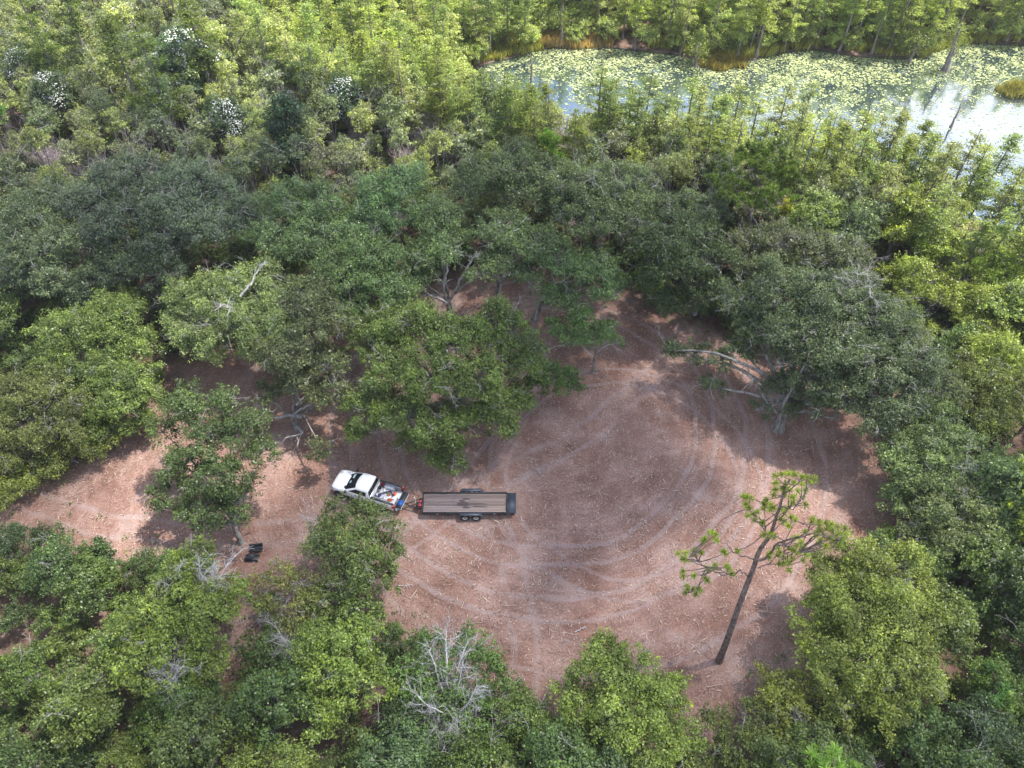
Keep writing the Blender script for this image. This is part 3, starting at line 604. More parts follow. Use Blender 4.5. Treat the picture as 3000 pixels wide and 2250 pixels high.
pale_limbs(tree_of('silvery twigs'), [[(1680, 925, .4), (1690, 880, 3), (1720, 820, 6.4), (1745, 780, 8.6)], [(1685, 900, 1.6), (1650, 860, 3.6), (1630, 820, 5.2), (1600, 800, 5.6)], [(1690, 885, 2.6), (1750, 890, 4.0), (1810, 905, 4.8)]], .2, 907, M_bark)
pale_limbs(tree_of('small flat crowned'), [[(1280, 770, 1.8), (1250, 740, 3.4), (1205, 745, 3.2), (1170, 760, 2.6)], [(1280, 770, 1.8), (1310, 745, 3.2), (1335, 740, 3.4)]], .06, 908)
# the dark bluish oaks at the left and behind the grove
for k, (lab, foot, ms_, c_) in enumerate([
    ('dark bluish oak with silvery branches, highest of the left dark oaks', (250, 560), [(230, 400, 11, 2.8), (300, 380, 11, 2.7), (180, 440, 10, 2.6), (260, 470, 10, 2.8), (330, 450, 10, 2.6), (200, 510, 8.5, 2.4)], BLUE),
    ('dark bluish oak right of the highest left dark oak', (400, 570), [(400, 390, 11, 2.7), (460, 420, 10, 2.5), (390, 460, 10, 2.8), (450, 500, 9, 2.6), (360, 530, 8, 2.3), (500, 470, 9, 2.1)], (.046, .076, .052)),
    ('dark grey-green oak at the left edge above the light green thicket', (90, 580), [(60, 460, 10, 2.6), (120, 430, 10, 2.6), (60, 530, 9, 2.5), (130, 520, 9, 2.6), (30, 590, 7, 2.3), (110, 600, 7, 2.4)], (.054, .084, .048)),
    ('shadowy oak under the left dark oaks, beside the dark gap', (290, 640), [(290, 560, 8, 2.3), (350, 590, 7, 2.0), (230, 590, 7.5, 2.3), (190, 630, 6, 2.0)], (.042, .072, .040)),
    ('dark bluish round oak behind the grove below the tall right pine', (1290, 560), [(1280, 430, 10, 2.6), (1340, 400, 10.5, 2.6), (1240, 400, 11, 2.5), (1330, 470, 9.5, 2.5), (1390, 440, 10, 2.4), (1260, 480, 9, 2.2)], (.055, .088, .038)),
    ('dark round oak behind the umbrella oak, left of the small hidden pine', (1100, 430), [(1060, 370, 11, 2.6), (1120, 350, 11, 2.6), (1180, 380, 10.5, 2.5), (1010, 400, 10, 2.3), (1130, 420, 9.5, 2.4), (1210, 440, 9, 2.1)], (.056, .090, .040)),
    ('dark oak between the tall right pine and the mulch lobe', (1500, 680), [(1430, 520, 10, 2.5), (1500, 500, 10, 2.5), (1470, 580, 8.5, 2.4), (1540, 560, 8.5, 2.3), (1410, 590, 7, 1.9), (1520, 640, 5.5, 2.0), (1450, 650, 5, 1.7)], (.030, .056, .020)),
    ('dark green oak left of the umbrella oak', (640, 560), [(620, 440, 10, 2.5), (690, 450, 10, 2.5), (590, 510, 9, 2.4), (660, 520, 9, 2.4), (740, 500, 9, 2.2)], (.055, .10, .042)),
    ('dark green oak above the umbrella oak', (850, 500), [(810, 420, 10, 2.4), (870, 400, 10.5, 2.5), (780, 480, 9, 2.3), (850, 470, 9, 2.4)], (.052, .105, .045)),
    ('bluish green oak left of the large silvery oak', (1640, 620), [(1620, 540, 8, 2.2), (1690, 530, 9, 2.5), (1760, 540, 9, 2.4), (1830, 560, 9, 2.3)], (.072, .098, .048)),
    ]):
    hero(lab, foot, [(m[0], m[1], m[2], m[3] * .92) for m in ms_], 130 + k, tuple(q * 1.18 for q in c_), leaf=.19, dens=62, base_r=.3, holes=.22, twigs=2.6 if 'silver' in lab or 'bluish' in lab else .8)

# ------------------------------------------------------------------ vehicle materials
m_white = plain('white_car_paint', (.78, .79, .82), .28, spec=.5, coat=.6, var=.05, scale=2.5)
m_bedw = plain('white_bed_paint', (.66, .67, .71), .5, var=.12, scale=5)
m_glass = plain('tinted_glass', (.012, .014, .018), .12, spec=.4, var=.1)
m_black = plain('black_plastic', (.018, .020, .024), .5, var=.25, scale=9)
m_liner = plain('black_bed_liner', (.028, .034, .040), .55, var=.3, scale=8, bump=.4)
m_rub = plain('tyre_rubber', (.02, .02, .021), .8, var=.2)
m_steelb = plain('black_painted_steel', (.018, .021, .028), .42, var=.3, scale=4)
m_fend = plain('grey_black_tread_plate', (.045, .055, .075), .45, var=.25, scale=9, bump=.3)
m_rim = plain('silver_rim', (.62, .63, .65), .35, metal=.5, var=.08)
m_chrome = plain('chrome', (.75, .76, .78), .18, metal=1, var=.05)
m_red = plain('red_lens', (.45, .01, .015), .25, var=.1)
m_orange = plain('orange_plastic', (.80, .12, .03), .45, var=.12)
m_redp = plain('red_painted_steel', (.33, .02, .035), .45, var=.2)
m_wh = plain('white_plastic', (.75, .75, .74), .5, var=.08)
m_blue = plain('blue_case_tray', (.02, .16, .75), .4, var=.2, scale=15)
m_tan = plain('tan_leather', (.36, .17, .08), .75, var=.25, scale=12)
m_grey = plain('grey_plastic', (.22, .22, .25), .6, var=.1)
m_head = plain('headlight_lens', (.16, .17, .2), .12, spec=.8, var=.3, scale=20)
m_paper_refl = plain('painted_paper_reflection', (.35, .52, .55), .6)  # pale colour standing in for reflections on the windshield

def wheel(parent, x, y, z, r, wd, side, rim=m_rim, group=None):
    """one wheel: tyre as the part, rim and hub below it; side=+1 faces +y"""
    g_ = G(); n = 24; prof = [(r * .62, -wd / 2), (r * .93, -wd / 2), (r, -wd / 2 + .04), (r, wd / 2 - .04), (r * .93, wd / 2), (r * .62, wd / 2)]
    an = np.arange(n) * 2 * math.pi / n
    V = np.array([[pr_ * math.cos(a), q, pr_ * math.sin(a)] for pr_, q in prof for a in an]); i = np.arange(n); j = (i + 1) % n
    F = np.concatenate([np.stack([l * n + i, l * n + j, (l + 1) % 6 * n + j, (l + 1) % 6 * n + i], 1) for l in range(6)]); g_.add(V, F)
    t = link('wheel', g_.mesh('tyre', m_rub, True), parent, (x, y, z))
    g_ = G(); s_ = side; rr = r * .64
    g_.cyl((0, s_ * wd * .05, 0), (0, s_ * (wd * .30), 0), rr, 24); g_.tube([(0, s_ * wd * .30, 0), (0, s_ * wd * .42, 0)], [rr, rr * .93], 24)
    link('rim', g_.mesh('rim', rim), t)
    g_ = G(); g_.cyl((0, s_ * wd * .40, 0), (0, s_ * wd * .5, 0), r * .17, 10)
    for k in range(5):
        a = k * 1.2566; g_.box(math.cos(a) * r * .36 - .015, math.cos(a) * r * .36 + .015, *sorted((s_ * wd * .425, s_ * wd * .435)), math.sin(a) * r * .36 - .015, math.sin(a) * r * .36 + .015)
    link('hub', g_.mesh('hub', m_black), t)
    return t

# ------------------------------------------------------------------ the white pickup truck
A_ = at(982, 1403, .85); B_ = at(1186, 1468, .8); yaw = math.atan2(A_[1] - B_[1], A_[0] - B_[0]); mid = (A_ + B_) / 2
truck = thing('pickup_truck', 'white crew cab pickup truck with its tailgate down, tools lying in the open bed', 'pickup truck', (mid[0], mid[1], .04), yaw)
Tm = np.array(Matrix.Translation((mid[0], mid[1], .04)) @ Matrix.Rotation(yaw, 4, 'Z')); Ti = np.linalg.inv(Tm)
def ring(w_, zb, zt, zc):
    h = [(0, zb), (w_ * .90, zb), (w_, zb + .2), (w_ * 1.0, (zb + zt) / 2), (w_ * .995, zt - .16), (w_ * .96, zt - .05), (w_ * .86, zt), (w_ * .45, zc * .75 + zt * .25), (0, zc)]
    return h + [(-a, b) for a, b in h[-2:0:-1]]
def loft(g_, stations, cap0=True, cap1=True):
    V = []; m = None
    for x, w_, zb, zt, zc in stations:
        rg = ring(w_, zb, zt, zc); m = len(rg); V += [(x, a, b) for a, b in rg]
    i = np.arange(m); j = (i + 1) % m; F = np.concatenate([np.stack([l * m + i, l * m + j, (l + 1) * m + j, (l + 1) * m + i], 1) for l in range(len(stations) - 1)])
    fs = [F]
    if cap0: fs.append(np.array([list(range(m - 1, -1, -1))]))
    if cap1: fs.append(np.array([[(len(stations) - 1) * m + q for q in range(m)]]))
    g_.add(np.array(V), fs)
g = G(); loft(g, [(3.02, .55, .52, .78, .80), (2.98, .74, .44, .90, .95), (2.86, .88, .38, 1.02, 1.08), (2.6, .96, .36, 1.09, 1.16), (2.2, .99, .36, 1.13, 1.21), (1.75, .99, .36, 1.16, 1.23), (1.2, .98, .36, 1.18, 1.2), (-.50, .98, .36, 1.18, 1.2)])
body = link('body', g.mesh('truck_body', m_white, True), truck)
# cab shell above the belt line
def cabring(xf, xr, w_, z):
    h = [(xf, 0), (xf - .04, w_ * .5), (xf - .14, w_ * .86), (xf - .30, w_), (xr + .10, w_), (xr + .01, w_ * .92), (xr, 0)]
    return [(x, y, z) for x, y in h] + [(x, -y, z) for x, y in h[-2:0:-1]]
rg = [cabring(1.85, -.48, .945, 1.16), cabring(.86, -.36, .79, 1.74), cabring(.74, -.32, .75, 1.80), cabring(.60, -.20, .55, 1.855), cabring(.50, -.06, .2, 1.872)]
m = len(rg[0]); V = np.array([p for r_ in rg for p in r_]); i = np.arange(m); j = (i + 1) % m
g = G(); g.add(V, [np.concatenate([np.stack([l * m + i, l * m + j, (l + 1) * m + j, (l + 1) * m + i], 1) for l in range(4)]), np.array([[4 * m + q for q in range(m)]])])
link('roof', g.mesh('cab_shell', m_white, True), truck)
b0, b1 = np.array(rg[0]), np.array(rg[1])
def pane(name, idx, u0, u1, e0=0.0, e1=0.0, off=.012, mat=m_glass):
    """glass laid just proud of the cab shell between two rings; e0/e1 trim the ends"""
    g_ = G(); bot, top = [], []
    for q, k in enumerate(idx):
        lo, hi = b0[k % m], b1[k % m]; n_ = (lo + hi) / 2 - np.array([.3, 0, 1.3]); n_[2] = .25; n_ = n_ / np.linalg.norm(n_)
        f0 = lo + (hi - lo) * u0; f1 = lo + (hi - lo) * u1; bot.append(f0 + n_ * off); top.append(f1 + n_ * off)
    bot, top = np.array(bot), np.array(top)
    if e0: bot[0] += (bot[1] - bot[0]) * e0; top[0] += (top[1] - top[0]) * (e0 + .12)
    if e1: bot[-1] += (bot[-2] - bot[-1]) * e1; top[-1] += (top[-2] - top[-1]) * e1
    n_ = len(idx); g_.add(np.concatenate([bot, top]), np.array([[q, q + 1, n_ + q + 1, n_ + q] for q in range(n_ - 1)]))
    return link(name, g_.mesh(name, mat), truck)
pane('windshield', [m - 2, m - 1, 0, 1, 2], .02, .98)
pane('rear_window', [5, 6, 7], .14, .92)
pane('side_window', [3, 4], .16, .86, .0, .10); pane('side_window', [m - 3, m - 4], .16, .86, .0, .10)
g = G(); g.box(-.01, .01, -.006, .006, 0, .46); 
for s_ in (1, -1):
    g = G(); g.box(.66, .72, -.004, .004, 1.27, 1.64); ob = link('door_pillar', g.mesh('door_pillar', m_black), truck); ob.location = (0, s_ * .83, 0); ob.rotation_euler = (s_ * .28, 0, 0); ob.location = (0, s_ * 1.27, .0)
    g = G(); g.box(1.46, 1.62, min(s_ * .97, s_ * 1.20), max(s_ * .97, s_ * 1.20), 1.20, 1.38, bev=.03); link('mirror', g.mesh('mirror', m_black), truck)
    for x in (.62, -.30):
        g = G(); g.box(x, x + .16, min(s_ * .985, s_ * 1.01), max(s_ * .985, s_ * 1.01), .98, 1.015); link('door_handle', g.mesh('door_handle', m_black), truck)
    g = G()
    for x in (1.50, .50, -.49): g.box(x, x + .014, min(s_ * .97, s_ * .994), max(s_ * .97, s_ * .994), .46, 1.10)
    g.box(-.48, 1.5, min(s_ * .96, s_ * .993), max(s_ * .96, s_ * .993), .44, .455); link('door_seam', g.mesh('door_seam', m_black), truck)
    g = G(); g.box(2.62, 2.9, min(s_ * .72, s_ * .93), max(s_ * .72, s_ * .93), .86, 1.0, bev=.05); ob = link('headlight', g.mesh('headlight', m_head), truck)
    g = G(); g.box(-2.60, -2.36, min(s_ * .80, s_ * 1.0), max(s_ * .80, s_ * 1.0), .84, 1.16, bev=.03); link('taillight', g.mesh('taillight', m_red), truck)
    g = G(); g.box(-.35, 1.75, min(s_ * .92, s_ * 1.08), max(s_ * .92, s_ * 1.08), .33, .38); link('side_step', g.mesh('side_step', m_black), truck)
    for x in (2.2, -1.40):
        g = G(); n_ = 14; an = np.linspace(-.25, math.pi + .25, n_); P = np.array([(x + .50 * math.cos(a), s_ * .975, .42 + .50 * math.sin(a)) for a in an]); Q_ = P.copy(); Q_[:, 1] = s_ * 1.012
        c0 = [(x, s_ * 1.003, .42)]; g.add(np.concatenate([c0, Q_ - [0, s_ * .009, 0]]), np.array([[0, q + 1, q + 2] for q in range(n_ - 1)]));
        link('wheel_arch', g.mesh('wheel_arch', m_black), truck)
        wheel(truck, x, s_ * .93, .40, .41, .28, s_)
g = G(); g.box(2.88, 3.06, -.80, .80, .42, .60, bev=.05); link('front_bumper', g.mesh('front_bumper', m_white), truck)
g = G(); g.box(2.9, 3.02, -.5, .5, .62, .84, bev=.03); link('grille', g.mesh('grille', m_black), truck)
g = G(); g.box(1.70, 1.84, -.70, .70, 1.19, 1.205); link('wiper_cowl', g.mesh('wiper_cowl', m_black), truck)
# bed
g = G()
for s_ in (1, -1): 
    g = G(); g.box(-2.50, -.51, min(s_ * .90, s_ * .985), max(s_ * .90, s_ * .985), .50, 1.20, bev=.03); link('bed_side', g.mesh('bed_side', m_white), truck)
g = G()
for s_ in (1, -1): g.box(-2.47, -.56, min(s_ * .76, s_ * .95), max(s_ * .76, s_ * .95), 1.203, 1.225); 
ob = link('bed_rail', g.mesh('bed_rail', m_liner), truck)
g = G()
for s_ in (1, -1): g.box(-2.46, -.58, min(s_ * .875, s_ * .897), max(s_ * .875, s_ * .897), .64, 1.184)
g.box(-2.48, -.55, -.88, .88, .58, .64); g.box(-.60, -.53, -.88, .88, .64, 1.16)
for s_ in (1, -1): g.box(-1.85, -.95, min(s_ * .60, s_ * .873), max(s_ * .60, s_ * .873), .643, .88, bev=.05)
link('bed_floor', g.mesh('bed_floor', m_bedw), truck)
for a_ in (.78, -.89):
    g = G(); g.box(-2.51, -2.44, a_, a_ + .11, .64, 1.18); link('bed_end_post', g.mesh('bed_end_post', m_black), truck)
gate = link('tailgate', (lambda g_: (g_.box(-3.06, -2.53, -.80, .80, .66, .72, bev=.02), g_.mesh('tailgate', m_white))[1])(G()), truck)
g = G(); g.box(-3.045, -2.55, -.785, .785, .722, .737); 
for k in range(6): g.box(-3.0, -2.57, -.66 + k * .24, -.60 + k * .24, .7372, .745)
link('tailgate_liner', g.mesh('gate_liner', m_liner), gate)
g = G(); g.box(-2.74, -2.52, -.90, .90, .42, .56, bev=.04); link('rear_bumper', g.mesh('rear_bumper', m_chrome), truck)
g = G(); g.box(-3.02, -2.6, -.035, .035, .40, .46); g.tube([(-3.0, 0, .46), (-3.0, 0, .54)], [.03, .03], 8); link('hitch', g.mesh('hitch', m_steelb), truck)
g = G(); g.box(1.30, 1.62, -.50, -.12, 1.452, 1.462, np.array(Matrix.Rotation(0, 4, 'Y'))); 
# pale reflections of dash papers, painted as sheets just above the windshield slope
for x0, x1, y0, y1 in ((1.32, 1.52, -.62, -.22), (1.42, 1.56, .02, .26)):
    g = G(); zf = lambda x: 1.16 + (1.85 - x) / .99 * .58 + .03
    g.add(np.array([(x0, y0, zf(x0)), (x1, y0, zf(x1)), (x1, y1, zf(x1)), (x0, y1, zf(x0))]), np.array([[0, 1, 2, 3]])); link('paper_reflection', g.mesh('paper_reflection', m_paper_refl), truck)
g = G(); g.box(-.54, -.49, -.86, .86, 1.185, 1.24, bev=.015); link('cab_rail', g.mesh('cab_rail', m_chrome), truck)

# ------------------------------------------------------------------ what lies in the bed (each its own thing); placed in the truck's own frame
def bed(cx, cy, z): 
    p = at(1095 + cx / 15.083, 1390 + cy / 15.083, z + .04); return (Ti @ np.array([p[0], p[1], z + .04, 1]))[:3]
def cargo(name, label, cat, p, rz=0.0):
    q = Tm @ np.array([p[0], p[1], p[2], 1]); return thing(name, label, cat, q[:3], yaw + rz)
def clampb(p, lo=-2.4, hi=-.72): return np.array([min(max(p[0], lo), hi), min(max(p[1], -.74), .74), p[2]])
p = clampb(bed(235, 640, .75)); p[2] = .645; t = cargo('bucket', 'white bucket with a black round lid at the front of the truck bed', 'bucket', p)
g = G(); g.tube([(0, 0, 0), (0, 0, .34)], [.14, .165], 18); link('pail', g.mesh('pail', m_wh), t)
g = G(); g.tube([(0, 0, .342), (0, 0, .39)], [.185, .18], 18); g.cyl((0, 0, .391), (0, 0, .41), .06, 10); link('lid', g.mesh('lid', m_black), t)
a_, b_ = clampb(bed(120, 880, .8)), clampb(bed(800, 720, .8)); a_[2] = b_[2] = .645; t = cargo('leaf_blower', 'black leaf blower with a long tube lying across the truck bed', 'leaf blower', (0, 0, 0)); t.location = tuple((Tm @ np.array([*a_, 1]))[:3])
d = b_ - a_; g = G(); g.tube([(0, 0, .12), d * .5 + [0, 0, .16], d * .92 + [0, 0, .14]], [.05, .048, .06], 10); link('tube', g.mesh('blower_tube', m_black), t)
g = G(); e_ = d * .92 + np.array([0, 0, .14]); e2 = clampb(bed(860, 960, .8)) - a_; e2[2] = .12; g.tube([e_, (e_ + e2) / 2 + [0, 0, .04], e2], [.05, .045, .045], 10); link('elbow_hose', g.mesh('blower_elbow', m_black), t)
g = G(); g.box(-.10, .06, -.09, .09, .0, .22, bev=.04); link('nozzle', g.mesh('blower_nozzle', m_wh), t)
def saw(label, p, rz, body_m, bar=.45):
    p = clampb(p); p[2] = .645; t = cargo('chainsaw', label, 'chainsaw', p, rz)
    g = G(); g.box(-.17, .17, -.10, .10, .02, .21, bev=.04); link('engine_housing', g.mesh('saw_housing', body_m), t)
    g = G(); g.tube([(-.15, 0, .19), (-.10, 0, .29), (.08, 0, .29), (.14, 0, .2)], .02, 6); g.tube([(-.17, 0, .10), (-.33, 0, .12), (-.33, 0, .22), (-.14, 0, .2)], .022, 6); link('handle', g.mesh('saw_handle', m_black), t)
    g = G(); g.box(.16, .16 + bar, -.012, .012, .06, .15, bev=.01); link('guide_bar', g.mesh('saw_bar', m_chrome), t)
saw('red and white chainsaw lying near the tailgate in the truck bed', bed(930, 830, .8), 1.35, m_orange, .36)
saw('orange chainsaw lying along the near side of the truck bed', bed(700, 1110, .8), .35, m_orange, .42)
p = clampb(bed(650, 850, .75)); p[2] = .645; t = cargo('work_gloves', 'crumpled tan leather work gloves in the middle of the truck bed', 'gloves', p, .4)
g = G(); rg_ = np.random.default_rng(3); 
for k in range(2):
    g.box(-.13 + k * .12, .02 + k * .12, -.10, .08, .0, .07, bev=.03)
    for q in range(4): g.tube([(-.11 + k * .12 + q * .033, .07, .035), (-.12 + k * .13 + q * .04, .13, .05), (-.12 + k * .12 + q * .045, .19, .03)], [.018, .017, .012], 6)
link('glove', g.mesh('gloves', m_tan), t)
def jug(label, p, mat, rz):
    p = clampb(p); p[2] = .645; t = cargo('jug', label, 'jug', p, rz); g = G(); g.tube([(-.15, 0, .09), (.10, 0, .09), (.15, 0, .09), (.18, 0, .09), (.22, 0, .09)], [.085, .085, .06, .03, .03], 12); link('bottle', g.mesh('jug_body', mat), t)
    g = G(); g.cyl((.205, 0, .09), (.245, 0, .09), .035, 10); link('cap', g.mesh('jug_cap', m_blue), t)
jug('white jug with a blue cap on the near side of the truck bed', bed(350, 1010, .75), m_wh, .5)
jug('clear-grey jug beside the black lidded bucket', bed(470, 700, .75), m_bedw, 1.9)
p = clampb(bed(260, 955, .75)); p[2] = .645; t = cargo('fuel_can', 'small dark blue fuel can in the front near corner of the truck bed', 'fuel can', p, .3)
g = G(); g.box(-.12, .12, -.08, .08, 0, .2, bev=.03); link('can_body', g.mesh('can_body', plain('navy_plastic', (.015, .03, .22), .4)), t); g = G(); g.tube([(.06, 0, .2), (.12, 0, .27)], .022, 8); link('spout', g.mesh('spout', m_black), t)
p = clampb(bed(450, 420, .9)); p[2] = .645; p[1] = -.74 if p[1] < 0 else .74; t = cargo('ratchet_strap', 'dark red ratchet strap bundle in the far front corner of the truck bed', 'strap', p, 0)
g = G(); 
for k in range(3): 
    an = np.linspace(0, 6.28, 14); g.tube(np.column_stack([.11 * np.cos(an) + .04 * k, .05 * np.sin(an), .30 + k * .05 + 0 * an]), .022, 5, False)
g.box(-.08, .1, -.04, .04, 0, .29, bev=.02); link('webbing', g.mesh('strap_bundle', m_redp), t)
p = bed(980, 600, .85); t = cargo('cable_loop', 'loop of grey cable hanging against the far side of the truck bed', 'cable', (p[0], min(max(p[1], -.70), .70), .645), 0)
an = np.linspace(.4, 5.9, 18); g = G(); g.tube(np.column_stack([.17 * np.cos(an), .05 + .05 * np.sin(an), .26 + .15 * np.sin(an)]), .014, 6); link('cable', g.mesh('cable', m_grey), t)
p = bed(1000, 1210, .76); p = np.array([-2.80, min(max(p[1], -.5), .6), .747]); t = cargo('tool_case', 'open tool case with a bright blue tray, standing on the lowered tailgate', 'tool case', p, .12)
g = G(); g.box(-.17, .17, -.24, .24, 0, .05, bev=.015); cs = link('case_base', g.mesh('case_base', m_black), t)
g = G(); g.box(-.15, .15, -.22, .22, .052, .066); link('tray', g.mesh('case_tray', m_blue), t)
for k, (x, y, dx, dy) in enumerate([(-.08, -.12, .10, .03), (.05, -.14, .03, .10), (-.02, .02, .13, .025), (.07, .09, .03, .09), (-.09, .12, .05, .05), (0, .17, .11, .03), (-.1, -.02, .03, .07)]):
    g = G(); g.box(x - dx / 2, x + dx / 2, y - dy / 2, y + dy / 2, .067, .09); link('tool', g.mesh('tool', m_black), t)
g = G(); g.box(-.02, .0, -.24, .24, 0, .34, bev=.006); lid = link('case_lid', g.mesh('case_lid', m_black), t, (.19, 0, .03)); lid.rotation_euler = (0, .35, 0)
g = G(); g.box(-.028, -.0215, -.20, .20, .03, .31); g.box(.0015, .006, -.20, .20, .03, .31); link('lid_panel', g.mesh('lid_panel', m_grey), lid)

# ------------------------------------------------------------------ the empty flatbed trailer
x0, x1, y0, y1, zd = -6.95, -.43, 31.74, 33.50, .62
tx_, ty_ = (x0 + x1) / 2, (y0 + y1) / 2; trl = thing('flatbed_trailer', 'empty black flatbed trailer with a weathered plank deck and an oil stain', 'trailer', (tx_, ty_, .04), 0)
hx, hy = (x1 - x0) / 2, (y1 - y0) / 2
m_plank, nt, b, _ = newmat('weathered_planks'); N, L = nt.nodes, nt.links
tcg = N.new('ShaderNodeTexCoord'); oi = N.new('ShaderNodeObjectInfo')
mpp = N.new('ShaderNodeMapping'); mpp.inputs['Scale'].default_value = (1.1, 24, 4); L.new(tcg.outputs['Object'], mpp.inputs['Vector'])
addv = N.new('ShaderNodeVectorMath'); addv.operation = 'ADD'; L.new(mpp.outputs['Vector'], addv.inputs[0]); sc_ = N.new('ShaderNodeVectorMath'); sc_.operation = 'SCALE'; sc_.inputs[0].default_value = (7, 3, 1); L.new(oi.outputs['Random'], sc_.inputs['Scale']); L.new(sc_.outputs[0], addv.inputs[1])
wood = ramp(noise(1.0, 6, .7, .3, addv.outputs[0]), [(.30, (.095, .074, .076)), (.50, (.175, .142, .142)), (.70, (.27, .225, .22))])
sxx = N.new('ShaderNodeSeparateXYZ'); L.new(tcg.outputs['Object'], sxx.inputs[0])
warm = ramp(mth('ADD', mth('MULTIPLY', sxx.outputs[0], .12), .5), [(.35, 0.0), (.85, .6)])
wood = mixc(warm, wood, (.25, .18, .14))
nd = noise(3.0, 5, .7); nd2 = noise(9.0, 3, .6)
def blot(cx_, cy_, rx_, ry_):
    dx = mth('DIVIDE', mth('SUBTRACT', sxx.outputs[0], cx_), rx_); dy = mth('DIVIDE', mth('SUBTRACT', sxx.outputs[1], cy_), ry_)
    d_ = mth('ADD', mth('MULTIPLY', dx, dx), mth('MULTIPLY', dy, dy)); return mth('SUBTRACT', mth('SUBTRACT', 1.30, d_), mth('MULTIPLY', nd, 1.0))
bl = None
for q in ((-.15, -.12, .72, .34), (.10, .36, .50, .12), (.1, -.42, .5, .13), (1.1, -.34, .95, .08), (.9, -.10, 1.1, .10), (-.25, .20, .35, .12)):
    v_ = blot(*q); bl = v_ if bl is None else mth('MAXIMUM', bl, v_)
blm = ramp(bl, [(.22, 0.0), (.45, .85)])
pv_ = N.new('ShaderNodeMapRange'); pv_.inputs['To Min'].default_value = .72; pv_.inputs['To Max'].default_value = 1.3; L.new(oi.outputs['Random'], pv_.inputs['Value'])
vs_ = N.new('ShaderNodeVectorMath'); vs_.operation = 'SCALE'; L.new(wood, vs_.inputs[0]); L.new(pv_.outputs['Result'], vs_.inputs['Scale']); wood = vs_.outputs['Vector']
wood = mixc(blm, wood, (.045, .035, .04)); L.new(wood, b.inputs['Base Color']); b.inputs['Roughness'].default_value = .85
npk = 12; pw = 2 * (hy - .04) / npk; rg_ = np.random.default_rng(9)
for k in range(npk):
    g = G(); yy = -hy + .04 + k * pw; dz = rg_.uniform(-.009, .006); g.box(-hx + .05, hx - .04 - (.02 * (k % 3)), yy + .008, yy + pw - .008, zd - .045 + dz, zd + dz, bev=.006)
    link('plank', g.mesh('plank', m_plank), trl)
g = G()
for s_ in (1, -1): g.box(-hx - .02, hx, min(s_ * hy, s_ * (hy + .09)), max(s_ * hy, s_ * (hy + .09)), .44, zd + .03)
g.box(-hx - .09, -hx - .021, -hy - .09, hy + .09, .44, zd + .03); g.box(hx + .001, hx + .03, -hy - .09, hy + .09, .46, zd + .008)
link('deck_frame', g.mesh('deck_frame', m_steelb), trl)
g = G()
for k in range(8): xx = -hx + .3 + k * (2 * hx - .6) / 7; g.box(xx - .04, xx + .04, -hy + .005, hy - .005, .45, zd - .06)
link('cross_members', g.mesh('cross_members', m_steelb), trl)
for s_ in (1, -1):
    for k in range(5):
        g = G(); xx = -hx + .35 + k * (2 * hx - .7) / 4; xx += .0
        if abs(xx - .62) < .95: xx += 1.2 * (1 if xx > .6 else -1)
        g.box(xx - .05, xx + .05, min(s_ * (hy + .092), s_ * (hy + .125)), max(s_ * (hy + .092), s_ * (hy + .125)), .46, .60); link('stake_pocket', g.mesh('stake_pocket', m_steelb), trl)
    fx = .62 - .1 if s_ > 0 else .50; fx = fx - .02; w0, w1 = (hy + .095, hy + .36)
    P = [(-.95, .40), (-.74, .745), (.74, .745), (.95, .40)]; V = []; 
    for (a, z) in P: V += [(fx + a, s_ * w0, z), (fx + a, s_ * w1, z)]
    for (a, z) in P: V += [(fx + a * .985, s_ * w0, z - .025), (fx + a * .985, s_ * w1, z - .025)]
    F = [[0, 1, 3, 2], [2, 3, 5, 4], [4, 5, 7, 6], [8, 10, 11, 9], [10, 12, 13, 11], [12, 14, 15, 13], [1, 9, 11, 3], [3, 11, 13, 5], [5, 13, 15, 7], [0, 2, 10, 8], [2, 4, 12, 10], [4, 6, 14, 12]]
    g = G(); g.add(np.array(V), np.array(F)); link('fender', g.mesh('fender', m_fend), trl)
    for k in (-1, 1): wheel(trl, fx + k * .43, s_ * (hy + .27), .345, .355, .21, s_, m_wh)
    for xx in (-hx + 1.25, hx - .85):
        g = G(); g.box(xx - .20, xx, min(s_ * (hy + .0905), s_ * (hy + .096)), max(s_ * (hy + .0905), s_ * (hy + .096)), .53, .58); rf = link('reflector', g.mesh('reflector_white', m_wh), trl)
        g = G(); g.box(xx + .002, xx + .22, min(s_ * (hy + .0905), s_ * (hy + .096)), max(s_ * (hy + .0905), s_ * (hy + .096)), .53, .58); link('reflector', g.mesh('reflector_red', m_red), trl)
g = G(); g.box(hx + .035, hx + .74, -hy - .05, hy + .02, -.02, .02, np.array(Matrix.Translation((0, 0, .60)) @ Matrix.Rotation(.0, 4, 'Y'))); rp = link('ramp', g.mesh('ramp', m_fend), trl)
g = G()
for k in range(7): g.box(hx + .06 + k * .1, hx + .085 + k * .1, -hy - .04, hy + .01, .6202, .632)
link('ramp_cleat', g.mesh('ramp_cleats', m_fend), rp)
for a_ in (-hy - .04, hy - .10):
    g = G(); g.box(hx + .3, hx + .62, a_, a_ + .11, .28, .575); link('ramp_leg', g.mesh('ramp_leg', m_steelb), trl)
hp = np.array([-8.38 - tx_, 32.60 - ty_, .50])
g = G()
for s_ in (1, -1): g.tube([(-hx - .06, s_ * .52, .46), hp + [.12, s_ * .04, -.03]], [.05, .05], 4)
g.tube([hp + [.16, 0, 0], hp + [-.06, 0, 0]], [.06, .045], 8); link('tongue', g.mesh('tongue', m_steelb), trl)
g = G(); g.cyl((-hx - .62, .18, .42), (-hx - .62, .18, .95), .035, 8); g.tube([(-hx - .62, .18, .95), (-hx - .70, .30, .98)], [.03, .03], 6); link('jack', g.mesh('jack', m_wh), trl)
